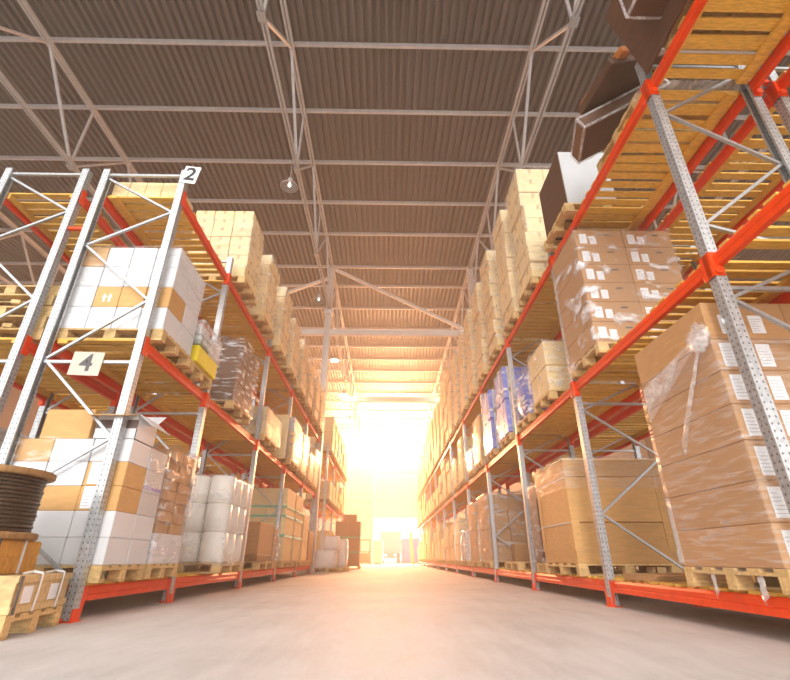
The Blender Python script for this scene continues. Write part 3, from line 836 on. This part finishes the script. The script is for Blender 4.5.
pallet(-4.55, 5.2, Z0 + PZ, 1.1, .9, 'pallet on the floor shelf behind the numbered rack')
stack('the pile behind the cable drum', 'L', -4.1, 4.8, Z0 + PZ + .1445, .95, .9, 2, 1, [.5, .45, .35], GREYC, seam=False)
wrap(-5.06, -4.09, 4.79, 5.71, Z0 + PZ + .15, Z0 + PZ + .1445 + 1.3, 'milky film around the pile behind the cable drum', FILMW, .02, 61)
for q, (y0, n_) in enumerate(((6.8, 3), (8.2, 4), (10, 3))):
    pallet(-4.55, y0 + .5, Z0 + PZ, 1.1, 1.0, 'pallet behind the numbered rack floor shelf, %s in line' % ORD[q], parts=False)
    far_stack('L', -4.1, y0, Z0 + PZ + .1445, .95, 1.0, 2, [.42] * n_)

# ============ unnumbered rack, floor level
zf = Z0 + PZ; zl = zf + .1445
pallet(3.17, 3.74, zf, 1.3, 1.12, 'wooden pallet under the tall brown stack, unnumbered rack floor shelf')
st = stack('the tall labelled stack at the rack start', 'R', 2.54, 3.21, zl, 1.32, 1.1, 2, 1, [.275, .275, .275, .27, .265, .265, .33], BROWN, seam=False)
for o, k, i, j, w, d, h in st:
    if k == 6:
        add_label(o, -.16, .045, .12, .17, d, 'text'); add_label(o, .08, .05, .11, .16, d, 'text')
    else: add_label(o, -.22, .03, .115, .2, d, 'text'); add_label(o, .06, .03, .11, .19, d, 'text')
wrap(2.535, 3.865, 3.2, 4.32, zl - .05, zl + 1.62, 'clear stretch film around the tall labelled stack', FILML, .006, 71, top=0)
kn = MB(); 
for j in range(9):
    for k in range(14):
        a = 2 * math.pi * k / 14; p = math.pi * j / 8
        v = Vector((math.sin(p) * math.cos(a), math.sin(p) * math.sin(a), math.cos(p)))
        f = 1 + .5 * noise.noise(v * 2.3) + .25 * noise.noise(v * 6)
        kn.v.append((v.x * .045 * f, v.y * .12 * f, v.z * .12 * f))
for j in range(8):
    for k in range(14): kn.face([j * 14 + k, (j + 1) * 14 + k, (j + 1) * 14 + (k + 1) % 14, j * 14 + (k + 1) % 14], 0, True)
fk = empty('film_knot', (2.50, 3.30, zl + 1.66), 'bunched knot of film at the corner of the tall labelled stack', 'film')
kn.build('crumpled_bunch', FILMW, fk)
def ribbon(pts, w, seed, mb):
    b = len(mb.v)
    for i, (x, y, z) in enumerate(pts):
        n_ = .012 * noise.noise((i * .7, seed, 0))
        mb.v += [(x + n_, y, z - w[i] / 2), (x - .006 + n_, y, z), (x + n_, y, z + w[i] / 2)]
    for i in range(len(pts) - 1):
        for q in range(2): mb.face([b + i * 3 + q, b + i * 3 + 3 + q, b + i * 3 + 4 + q, b + i * 3 + 1 + q], 0, True)
    return mb
ribbon([(-.0, .02 + .1 * i, -.0 - .03 * i) for i in range(10)], [.06 + .03 * i for i in range(10)], 1, MB()).build('film_tail', FILMW, fk)
ribbon([(-.0, .02 + .075 * i, -.06 - .10 * i) for i in range(8)], [.06 + .01 * i for i in range(8)], 2, MB()).build('film_tail', FILMW, fk)
ribbon([(.06 + .04 * i, -.235 - .002 * i, .05 - .02 * i) for i in range(5)], [.05] * 5, 3, MB()).build('film_tail', FILMW, fk)
# scrap of film hanging on the base bar
for q, (y, l) in enumerate(((3.95, .2), (3.45, .16), (3.22, .22))):
    mb = MB()
    ribbon([(0, .03 * math.sin(i * 1.3), -.02 * i) for i in range(8)], [.10] * 8, 5 + q, mb)
    o = mb.build('film_scrap', FILMW, None, (2.535, y, zl - .04)); tag(o, 'torn film scrap hanging below the tall labelled stack', 'film', 'film scraps at the pallet edge')
# the big tan crate box in bay two
pallet(3.17, 7.3, zf, 1.34, 1.4, 'long wooden pallet under the big tan box, unnumbered rack floor shelf')
bb = empty('crate_box', (3.18, 7.3, zl + .001), 'big tan box with lid and corner posts on the floor shelf', 'box')
W_, D_ = 1.34, 1.34
MB().box(-W_ / 2, W_ / 2, -D_ / 2, D_ / 2, 0, .50, c=.006).build('lower_panel', TAN, bb)
MB().box(-W_ / 2, W_ / 2, -D_ / 2, D_ / 2, .508, 1.10, c=.006).build('upper_panel', TAN, bb)
MB().box(-W_ / 2 - .012, W_ / 2 + .012, -D_ / 2 - .012, D_ / 2 + .012, 1.104, 1.33, c=.006).build('lid', TAN, bb)
MB().box(-W_ / 2 - .02, W_ / 2 + .02, -D_ / 2 - .02, D_ / 2 + .02, 1.331, 1.355, c=.006).build('lid_cap', BEIGE, bb)
for cx in (-1, 1):
    for cy in (-1, 1):
        m = MB(); x = cx * (W_ / 2 + .004); y = cy * (D_ / 2 + .004)
        m.box(min(x, x - cx * .1), max(x, x - cx * .1), y - .004, y + .004, .15, 1.1); m.box(x - .004, x + .004, min(y, y - cy * .1), max(y, y - cy * .1), .15, 1.1)
        m.build('corner_post', TAN, bb)
MB().box(-W_ / 2 - .009, -W_ / 2 - .003, -D_ / 2, D_ / 2, .497, .511).box(-W_ / 2 - .009, -W_ / 2 - .003, -D_ / 2, D_ / 2, 1.09, 1.106).build('joint_band', CLEART, bb)
wrap(2.49, 3.88, 6.6, 8.0, zl + .95, zl + 1.38, 'clear film bunched around the lid of the big tan box', FILML, .012, 77, top=.1)
pallet(3.1, 8.45, zf, 1.0, .7, 'pallet under the dark film covered carton')
carton(2.75, 8.52, zl + .001, .34, .42, 1.2, DARKB, 'tall dark brown carton in film beside the big tan box', None, False)
wrap(2.57, 2.93, 8.3, 8.74, zl, zl + 1.22, 'crinkled film around the tall dark brown carton', FILM, .04, 79)
# bay 1 leftovers: flat boards lying on the deck
for q in range(3):
    o = MB().box(-.5, .5, -.3 + .0, .3, 0, .02, c=.002).build('flat_board', BROWN, None, (3.1, 5.3, zf + .001 + .021 * q), (0, 0, .05 * q)); tag(o, 'flat brown board lying on the bare floor shelf, %s of three' % ('lowest', 'middle', 'topmost')[q], 'board', 'flat boards on the bare shelf')
pallet(3.1, 10.4, zf, 1.1, 1.1, 'empty pallet in the dark bay past the big tan box')
# bay four and beyond
def rload(q, y0, lev, ln, hs, mt, phrase, film=None, nx=2, ny=1, xa=2.52, dep=1.1, near=True, seam=True, jit=.006, wob=.012, bulge=.02):
    zz = {0: Z0, 1: Z1, 2: Z2}[lev] + PZ
    pallet(xa + dep / 2 + .0, y0 + ln / 2, zz, dep + .02, ln + .02, 'pallet carrying ' + phrase, parts=near)
    if y0 > 17: st = far_stack('R', xa, y0, zz + .1445, dep, ln, nx, hs)
    else: st = stack(phrase, 'R', xa, y0, zz + .1445, dep, ln, nx, ny, hs, mt, jit=jit, seam=seam, wob=wob)
    if film: wrap(xa - .02, xa + dep + .02, y0 - .02, y0 + ln + .02, zz + .1445, zz + .1445 + sum(hs), 'clear film around ' + phrase, film, bulge, int(y0 * 7) + lev, top=.3)
    return st
rload(0, 12.3, 0, 1.15, [.30, .42, .42, .42], BROWN, 'the tall brown floor stack past the tan box', FILM, nx=2, bulge=.03)
carton(3.12, 11.75, zl + .001, .32, .3, .36, BROWN, 'small film wrapped carton before the tall brown floor stack', None, False)
pallet(3.12, 11.75, zf, .5, .34, 'small pallet under the small wrapped carton', parts=False)
rload(0, 14.0, 0, 1.1, [.4, .4, .38, .36], TAN, 'the second wrapped floor stack past the tan box', FILM, bulge=.04)
rload(0, 15.7, 0, 1.0, [.45, .4], GREYC, 'the low pale floor pile past the tan box', FILMW, bulge=.06, seam=False)
rload(0, 17.2, 0, 1.1, [.5, .45, .4], BROWN, 'the third wrapped floor stack past the tan box', FILM)
# middle level
zf = Z1 + PZ; zl = zf + .1445
pallet(3.19, 5.44, zf, 1.3, .9, 'wooden pallet under the twin column labelled stack, unnumbered rack middle shelf')
st = stack('the twin column stack on the middle shelf', 'R', 2.53, 5.0, zl, 1.32, .87, 2, 1, [.285] * 6, BROWN, seam=False)
for o, k, i, j, w, d, h in st:
    add_label(o, -.22, .05, .10, .16, d, 'text'); add_label(o, -.09, .045, .09, .13, d, 'text')
    put('hand_slot', _cache.setdefault('slot', MB().box(-.045, .045, -.001, 0, 0, .022).mesh('hand_slot', DARKS)), o, (.12, -d / 2 - .0003, .19))['label'] = 'dark hand slot'
wrap(2.52, 3.86, 4.985, 5.89, zl - .1, zl + 1.715, 'glossy clear film around the twin column stack', FILMG, .010, 81, top=.4)
rload(0, 6.75, 1, .85, [.42, .42], BEIGE, 'the two layer wrapped pile past the twin columns', FILM, nx=1, dep=1.1)
# blue drums / boxes in film
pallet(3.1, 8.45, zf, 1.1, .9, 'pallet under the rounded blue bundle')
bm = MB(); nb = 20
for j in range(13):
    z = j / 12 * .82
    for k in range(nb):
        a = 2 * math.pi * k / nb
        rr = .40 * (1 - .25 * (abs(j - 6) / 6) ** 3) * (1 + .07 * noise.noise((math.cos(a) * 2, math.sin(a) * 2, z * 4)))
        cx_ = abs(math.cos(a)) ** .6 * math.copysign(1, math.cos(a)); cy_ = abs(math.sin(a)) ** .6 * math.copysign(1, math.sin(a))
        bm.v.append((rr * 1.05 * cx_, rr * cy_, z))
for j in range(12):
    for k in range(nb): bm.face([j * nb + k, j * nb + (k + 1) % nb, (j + 1) * nb + (k + 1) % nb, (j + 1) * nb + k], 0, True)
bm.face([12 * nb + k for k in range(nb)], 0); bm.face([k for k in reversed(range(nb))], 0)
o = empty('plastic_bundle', (2.98, 8.45, zl + .001), 'rounded blue plastic bundle in crinkled film', 'bundle')
bm.build('bundle_body', BLUE, o)
MB().lathe([(.435, .3), (.445, .36), (.435, .42)], 24).build('pale_band', CLEART, o)
wrap(2.57, 3.4, 8.0, 8.9, zl, zl + .86, 'crinkled film around the rounded blue bundle', FILMH, .02, 83)
for q, (y0, h) in enumerate(((9.45, 1.5), (11.0, 1.5))):
    pallet(3.1, y0 + .42, zf, 1.1, .9, 'pallet under the %s blue tower' % ORD[q])
    t = empty('plastic_container', (3.08, y0 + .42, zl + .001), '%s blue container tower wrapped in film with pale bands' % ORD[q], 'container')
    for k in range(2):
        MB().box(-.54, .54, -.41, .41, k * h / 2 + .002, (k + 1) * h / 2 - .002, c=.03).build('container_body', BLUE, t)
    for xx in (-.45, .2): MB().box(xx, xx + .07, -.418, -.41, .0, h).box(xx, xx + .07, -.418, .418, h, h + .006).build('pale_band', CLEART, t)
    MB().box(-.548, -.54, -.1, -.02, 0, h).box(-.548, -.54, -.41, .41, h * .62, h * .62 + .06).build('pale_band', CLEART, t)
    MB().box(-.54, .54, -.418, -.41, h * .62, h * .62 + .06).build('pale_band', CLEART, t)
    wrap(2.53, 3.63, y0, y0 + .84, zl, zl + h, 'clear film around the %s blue tower' % ORD[q], FILM, .025, 85 + q)
rload(0, 12.35, 1, .9, [.42, .42, .4], TAN, 'the first pile past the blue towers', FILM)
rload(0, 13.7, 1, .9, [.32, .3], GREYC, 'the low pale pile past the blue towers', FILMW, seam=False)
rload(0, 15.6, 1, 1.0, [.36, .36, .36, .34], BEIGE, 'the second pile past the blue towers', None)
rload(0, 17.1, 1, 1.0, [.5, .45], BEIGE, 'the third pile past the blue towers', FILM)
# top level
zf = Z2 + PZ; zl = zf + .1445
pallet(3.05, 5.4, zf, 1.2, .95, 'wooden pallet under the upright dark panel box, unnumbered rack top shelf')
pb = empty('panel_box', (2.86, 5.38, zl + .001), 'large upright dark brown box with pale grey front on top shelf', 'box')
MB().box(-.36, .36, -.43, .45, 0, 1.0, c=.008).build('box_body', DARKB, pb)
MB().box(-.35, .35, -.442, -.431, .005, .995, c=.003).build('front_sheet', mat('pale_grey_board', (.52, .52, .53), .4, 0, 3, .06), pb)
for q, (y0, hs, ln) in enumerate(((6.78, [.325] * 8, .85), (8.08, [.335] * 8, .88), (9.65, [.34] * 8, .92), (11.15, [.45] * 6, .92), (12.75, [.45] * 6, .95), (14.3, [.55] * 5, .95), (16.0, [.54] * 5, 1.0), (17.6, [.55] * 5, 1.0))):
    ph = 'the %s top shelf stack, unnumbered rack' % ORD[q]
    near = q < 3
    pallet(3.08, y0 + ln / 2, zf, 1.14, ln + .02, 'lower pallet of ' + ph, parts=near)
    if q > 2:
        far_stack('R', 2.54, y0, zl, 1.08, ln, 2, hs)
        wrap(2.515, 3.65, y0 - .02, y0 + ln + .02, zl + .1, zl + sum(hs), 'clear film around ' + ph, FILM, .03, 140 + q, top=.25); continue
    hl = len(hs) // 2 if q > 2 else 4
    stack(ph, 'R', 2.54, y0, zl, 1.08, ln, 2, 2 if q < 1 else 1, hs, BEIGE, jit=.012, wob=.035, seam=near)
    wrap(2.515, 3.65, y0 - .02, y0 + ln + .02, zl + .1, zl + sum(hs), 'clear film around ' + ph, FILML if q < 2 else FILM, .03, 140 + q, top=.25)
for q in range(14):
    y0 = YR[6 + q // 2] + (.14, 1.72)[q % 2]
    if q % 2 and y0 + 1.2 > YR[7 + q // 2] - .06: y0 = YR[7 + q // 2] - 1.28
    for lev, zz in enumerate((Z0, Z1, Z2)):
        pallet(3.08, y0 + .6, zz + PZ, 1.14, 1.2, 'far pallet on the unnumbered rack %s shelf, %s past the individual stacks' % (('floor', 'middle', 'top')[lev], ORD[q]), parts=False)
        if lev == 2: hs = [.55] * 5
        else: hs = [.45, .42, .4, .38][: random.choice((2, 3, 4))]
        far_stack('R', 2.54, y0 + .05, zz + PZ + .1445, 1.08, 1.08, 2, hs)
tag(FARB.build('far_cartons', BEIGE), 'beige cartons stacked far down both racks towards the lit doorway', 'boxes', None, 'stuff')
# tilted wrapped slabs at the first bay
tl = Matrix.Rotation(R(-24), 4, 'Y')
def slab(name, x, y, z, w, d, h, mt, label, ry, rz=0, film=None):
    o = empty(name, (x, y, z), label, 'box'); o.rotation_euler = (0, R(ry), R(rz))
    MB().box(-w / 2, w / 2, -d / 2, d / 2, 0, h, c=.01).build('carton_body', mt, o)
    if film:
        m = MB()
        for a in (-w / 2, w / 2):
            for b in (-d / 2, d / 2): m.box(a - .011, a + .011, b - .011, b + .011, -.006, h + .006)
        for zz in (0, h):
            for b in (-d / 2, d / 2): m.box(-w / 2, w / 2, b - .011, b + .011, zz - .011, zz + .011)
            for a in (-w / 2, w / 2): m.box(a - .011, a + .011, -d / 2, d / 2, zz - .011, zz + .011)
        m.build('film_edge', FILMW, o)
    return o
pallet(3.17, 3.75, zf, 1.1, 1.0, 'pallet under the tilted wrapped slabs, unnumbered rack top shelf')
def at_corner(o, loc, pt):
    m = Matrix.Rotation(o.rotation_euler.z, 4, 'Z') @ Matrix.Rotation(o.rotation_euler.y, 4, 'Y')
    o.location = Vector(pt) - (m @ Vector(loc))
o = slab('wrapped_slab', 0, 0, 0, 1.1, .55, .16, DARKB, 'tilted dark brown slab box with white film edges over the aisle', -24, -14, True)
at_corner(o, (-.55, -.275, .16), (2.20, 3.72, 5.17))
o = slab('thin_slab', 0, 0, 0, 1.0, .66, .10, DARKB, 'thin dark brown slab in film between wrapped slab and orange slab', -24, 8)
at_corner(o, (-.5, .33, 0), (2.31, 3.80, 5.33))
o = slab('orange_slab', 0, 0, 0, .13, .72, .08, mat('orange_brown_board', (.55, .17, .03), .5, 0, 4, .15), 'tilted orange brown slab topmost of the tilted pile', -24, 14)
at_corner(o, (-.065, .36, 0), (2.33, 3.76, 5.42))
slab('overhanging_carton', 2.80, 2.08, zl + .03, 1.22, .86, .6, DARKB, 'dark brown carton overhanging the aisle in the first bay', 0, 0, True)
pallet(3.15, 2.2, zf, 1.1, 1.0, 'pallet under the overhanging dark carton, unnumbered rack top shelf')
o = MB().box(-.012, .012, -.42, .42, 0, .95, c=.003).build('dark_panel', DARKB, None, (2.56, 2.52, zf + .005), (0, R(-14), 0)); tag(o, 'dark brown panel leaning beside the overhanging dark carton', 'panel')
m = MB(); 
for i in range(15):
    for j in range(5): m.v.append((.09 * i, .06 * j, .03 * max(0, noise.noise((i * .8, j * .9, 1))) + .004))
for i in range(14):
    for j in range(4): m.face([i * 5 + j, i * 5 + 5 + j, i * 5 + 6 + j, i * 5 + 1 + j], 0, True)
o = m.build('film_sheet', FILMW, None, (2.55, 3.0, zf + .001)); tag(o, 'crumpled film sheet lying across the top shelf joint', 'film')

# ============ rack behind the unnumbered rack: a few loads
for q, (y0, lev, hs) in enumerate(((7.4, 0, [.45, .45]), (9.6, 0, [.5, .4, .4]), (12.6, 0, [.5, .4, .4]))):
    zz = (Z0, Z1)[lev] + PZ
    pallet(4.45, y0 + .5, zz, 1.0, 1.0, 'pallet behind the unnumbered rack, %s in line' % ORD[q], parts=False)
    stack('the %s pile behind the unnumbered rack' % ORD[q], 'R', 3.97, y0, zz + .1445, .95, 1.0, 2, 1, hs, GREYC)

# ============ cable drum on crates, beside the first upright
ang = R(10)
cr = lambda dx, dy: (-2.66 + dx, 4.44 + dy)
pb_ = pallet(-3.10, 3.97, .001, .95, .86, 'floor pallet under the strapped crates and cable drum', rz=ang)
lc = empty('wooden_crate', (-3.10, 3.97, .146), 'lower weathered wooden crate with white straps on the floor pallet', 'crate', rz=ang)
MB().box(-.47, .47, -.42, .42, 0, .24, c=.004).build('crate_body', CRATEW, lc)
for z in (.0, .19): MB().box(.47, .482, -.43, .43, z + .005, z + .05).build('crate_batten', CRATEW, lc)
for y in (-.3, .1): put('paper_label', MB().box(.4705, .472, y, y + .14, .06, .17).mesh('paper_label', [PAPER, INK]), lc)['label'] = 'white paper label'
for k, y in enumerate((-.12, .24)):
    p = [(.484, y, 0), (.487, y + .01, .12), (.489, y + .005, .25), (.43, y - .01, .262), (.36, y - .02, .246)]
    m = MB()
    for a, b in zip(p, p[1:]): m.bar(a, b, .022, .004, 0, (1, 0, .3))
    m.build('strap', WHITES, lc)['label'] = 'white packing strap'
MB().box(.483, .488, -.40, -.37, 0, .24).build('edge_strap', DARKS, lc)['label'] = 'dark steel strap'
uc = empty('plywood_crate', (-3.17, 3.86, .389), 'upper orange plywood crate between lower crate and cable drum', 'crate', rz=ang)
MB().box(-.42, .32, -.37, .37, 0, .235, c=.004).build('crate_body', CRATEO, uc)
for z in (0., .115): MB().box(.32, .328, -.37, .37, z + .006, z + .108).build('side_board', CRATEO, uc)
for y in (-.26, .1): MB().box(.329, .334, y, y + .03, 0, .235).build('edge_strap', DARKS if y < 0 else WHITES, uc)
dr = empty('cable_drum', (-3.17, 3.86, .626), 'wooden drum wound with brown steel cable on the crates', 'drum')
fl_ = lambda z: MB().lathe([(0, z), (.405, z), (.415, z + .008), (.415, z + .042), (.405, z + .05), (0, z + .05)], 40)
fl_(0).build('flange', DRUMW, dr); fl_(.46).build('flange', DRUMW, dr)
MB().lathe([(.2, .05), (.2, .46)], 24).build('core', DRUMW, dr)
cb = MB(); nt_ = 14
for k in range(nt_):
    rad = .345 + .004 * math.sin(k * 2.1); zc = .05 + .41 * (k + .5) / nt_; rr = .0155; ns = 110; nq = 8; b = len(cb.v)
    for i in range(ns):
        a = 2 * math.pi * i / ns
        for q in range(nq):
            t = 2 * math.pi * q / nq
            r2 = rr
            ra = rad + r2 * math.cos(t)
            cb.v.append((ra * math.cos(a), ra * math.sin(a), zc + r2 * math.sin(t)))
    for i in range(ns):
        i2 = (i + 1) % ns
        for q in range(nq): cb.face([b + i * nq + q, b + i * nq + (q + 1) % nq, b + i2 * nq + (q + 1) % nq, b + i2 * nq + q], 0, True)
cb.build('cable_coil', CABLE, dr)

# ============ goods on the floor past the column
def floor_bale(x, y, w, d, h, label, z=0, mt=FOIL, name='wrapped_bale'):
    m = MB(); n = 24
    for j in range(9):
        zz = h * j / 8
        for k in range(n):
            a = 2 * math.pi * k / n
            cx = abs(math.cos(a)) ** .35 * math.copysign(1, math.cos(a)); cy = abs(math.sin(a)) ** .35 * math.copysign(1, math.sin(a))
            f = (1 - .1 * abs(j / 4 - 1) ** 3) * (1 + .05 * noise.noise((cx * 3 + x, cy * 3, zz * 5)))
            m.v.append((w / 2 * cx * f, d / 2 * cy * f, zz))
    for j in range(8):
        for k in range(n): m.face([j * n + k, j * n + (k + 1) % n, (j + 1) * n + (k + 1) % n, (j + 1) * n + k], 0, True)
    m.face([8 * n + k for k in range(n)]); m.face([k for k in reversed(range(n))])
    o = m.build(name, mt, None, (x, y, z)); return tag(o, label, 'bale')
pallet(-2.3, 20.35, 0.001, 1.2, .9, 'floor pallet under the pale bales by the column', parts=False)
floor_bale(-2.42, 20.35, .92, .8, .66, 'large pale wrapped bale at the foot of the column', .146)
floor_bale(-2.22, 20.3, .62, .6, .5, 'smaller pale wrapped bale lying on the large bale', .808)
pallet(-1.93, 21.6, 0.001, .7, .9, 'floor pallet under the upright pale bale', parts=False)
floor_bale(-1.93, 21.6, .55, .8, 1.1, 'upright pale wrapped bale behind the bale pair', .146)
pallet(-2.0, 26.4, .001, 1.3, 1.2, 'floor pallet under the strapped brown carton tower', parts=False)
stack('the strapped tower in the aisle', 'L', -1.38, 25.85, .146, 1.3, 1.1, 2, 1, [.6, .55, .5, .45], BROWN, seam=False)
carton(-1.95, 26.3, 2.248, .7, .6, .35, BROWN, 'brown carton lying on top of the strapped brown tower in the aisle', None, False)
for z in (.75, 1.45):
    mm = MB(); x0, x1, ya, yb = -2.69, -1.365, 25.83, 26.97
    for b_ in ((x0, x1, ya, ya + .008), (x0, x1, yb - .008, yb), (x0, x0 + .008, ya, yb), (x1 - .008, x1, ya, yb)): mm.box(*b_, z, z + .06)
    tag(mm.build('packing_strap', GREENS), 'green packing strap, %s around the brown carton tower in the aisle' % ('lower' if z < 1 else 'upper'), 'strap', 'green straps on the brown tower')
# far goods by the door
cg = empty('metal_cage', (-2.0, 44, 0), 'orange red metal frame standing by the far doorway', 'frame')
for xx in (-.55, .55):
    for yy in (-.4, .4): MB().box(xx - .04, xx + .04, yy - .04, yy + .04, 0, 2.0).build('post', REDM, cg)
for z in (.2, 1.0, 1.95): MB().box(-.55, .55, -.43, -.37, z - .04, z + .04).box(-.55, .55, .37, .43, z - .04, z + .04).build('rail', REDM, cg)
MB().box(-.5, .5, -.36, .36, .25, .9, c=.02).build('load', REDM, cg)
floor_bale(-.75, 45.5, .9, .8, 2.0, 'tall pale wrapped bale beside the far doorway', 0)
for q in range(3):
    o = MB().box(-.55, .55, -.03, .03, 0, 2.6, c=.005).build('leaning_board', BEIGE, None, (2.3 + .05 * q, 44.0 + 1.15 * q, .01), (R(-4), 0, R(75))); tag(o, 'tall beige board leaning at the end of the unnumbered rack', 'board', 'boards at the rack end')
# yard outside the doorway
lo = empty('delivery_lorry', (.45, 57, 0), 'grey lorry parked rear first outside the far doorway', 'lorry')
MB().box(-1.2, 1.2, 0, 7, .95, 3.3, c=.03).build('cargo_body', LORRYM, lo)
for sx in (-.6, .6): MB().box(sx - .57, sx + .57, -.05, -.005, 1.0, 3.25, c=.01).build('rear_door', LORRYM, lo)
MB().box(-1.15, 1.15, -.1, .05, .5, .7).build('bumper', DARKS, lo)
for sx in (-.95, .95):
    for yy in (.9, 5.8): MB().tube((sx - .15, yy, .48), (sx + .15, yy, .48), .48, 20).build('wheel', RUBBER, lo)
MB().box(-.4, .4, .2, 6.8, .6, .95).build('chassis', DARKS, lo)
ct = empty('shipping_container', (2.9, 60, -.02), 'blue shipping container in the yard beside the lorry', 'container')
MB().box(-1.0, 1.0, 0, 6, .1, 2.7, c=.02).build('container_body', CONTB, ct)
for sx in (-.5, .5): MB().box(sx - .47, sx + .47, -.04, -.004, .2, 2.6).build('container_door', CONTB, ct)
MB().box(-1.0, 1.0, .1, .3, 0, .1).box(-1, 1, 5.7, 5.9, 0, .1).build('skid', DARKS, ct)

# ------------------------------------------------------------------ haze added to imitate a warm glow around the far window
hz = MB().box(-18, 18, 1.2, YW - .3, .01, 13.38)
hm = bpy.data.materials.new('warm_glow_haze'); hm.use_nodes = True; nt = hm.node_tree
nt.nodes.remove(nt.nodes['Principled BSDF'])
vs = N(nt, 'ShaderNodeVolumeScatter'); vs.inputs['Color'].default_value = (1.0, .92, .82, 1)
HAZE_D, HAZE_G = .0135, .32
vs.inputs['Density'].default_value = HAZE_D; vs.inputs['Anisotropy'].default_value = HAZE_G
nt.links.new(vs.outputs[0], nt.nodes['Material Output'].inputs['Volume'])
hzo = hz.build('glow_haze', hm); tag(hzo, 'added thin warm haze imitating a glow in the hall air', 'haze', None, 'stuff')

# ------------------------------------------------------------------ light
wd = bpy.data.worlds.new('World'); SC.world = wd; wd.use_nodes = True
bg = wd.node_tree.nodes['Background']; bg.inputs[0].default_value = (1.0, .985, .96, 1); bg.inputs[1].default_value = 2.5
def area(name, loc, rot, sx, sy, power, col, spread=180):
    l = bpy.data.lights.new(name, 'AREA'); l.shape = 'RECTANGLE'; l.size = sx; l.size_y = sy; l.energy = power; l.color = col; l.spread = R(spread)
    o = bpy.data.objects.new(name, l); COL.objects.link(o); o.location = loc; o.rotation_euler = rot; return o
area('window_daylight', (0, YW - .1, 10.9), (R(-90), 0, 0), 11.5, 2.0, 42000, (1.0, .43, .18))
area('doorway_daylight', (1.1, YW + .05, 2.1), (R(-90), 0, 0), 4.6, 4.0, 1200, (1.0, .78, .55))
def sun(name, rot, s, col, ang):
    l = bpy.data.lights.new(name, 'SUN'); l.energy = s; l.color = col; l.angle = R(ang)
    o = bpy.data.objects.new(name, l); COL.objects.link(o); o.rotation_euler = rot; return o
sun('open_front_daylight', (R(72), 0, R(-6)), 2.0, (1, .97, .93), 25)  # soft sun added behind the camera to fill the near faces

# ------------------------------------------------------------------ camera
a, b, r = R(25.473), R(.934), R(.063)
F = Vector((math.sin(b) * math.cos(a), math.cos(b) * math.cos(a), math.sin(a)))
Rv = Vector((math.cos(b), -math.sin(b), 0)); U = Rv.cross(F)
R2 = math.cos(r) * Rv + math.sin(r) * U; U2 = -math.sin(r) * Rv + math.cos(r) * U
cd = bpy.data.cameras.new('camera'); cam = bpy.data.objects.new('camera', cd); COL.objects.link(cam)
cd.sensor_width = 36; cd.sensor_fit = 'HORIZONTAL'; cd.lens = 458.09 * 36 / 790; cd.clip_end = 300; cd.clip_start = .05
cam.matrix_world = Matrix(((R2.x, U2.x, -F.x, 0), (R2.y, U2.y, -F.y, 0), (R2.z, U2.z, -F.z, .5), (0, 0, 0, 1)))
SC.camera = cam
vs_ = SC.view_settings; vs_.view_transform = 'Standard'; vs_.look = 'None'; vs_.gamma = 1; vs_.use_curve_mapping = False; vs_.exposure = 0.0
SC.cycles.max_bounces = 8; SC.cycles.transparent_max_bounces = 12; SC.cycles.volume_bounces = 0
SC.cycles.use_denoising = True
print('cartons', NCART[0], 'objects', len(bpy.data.objects))
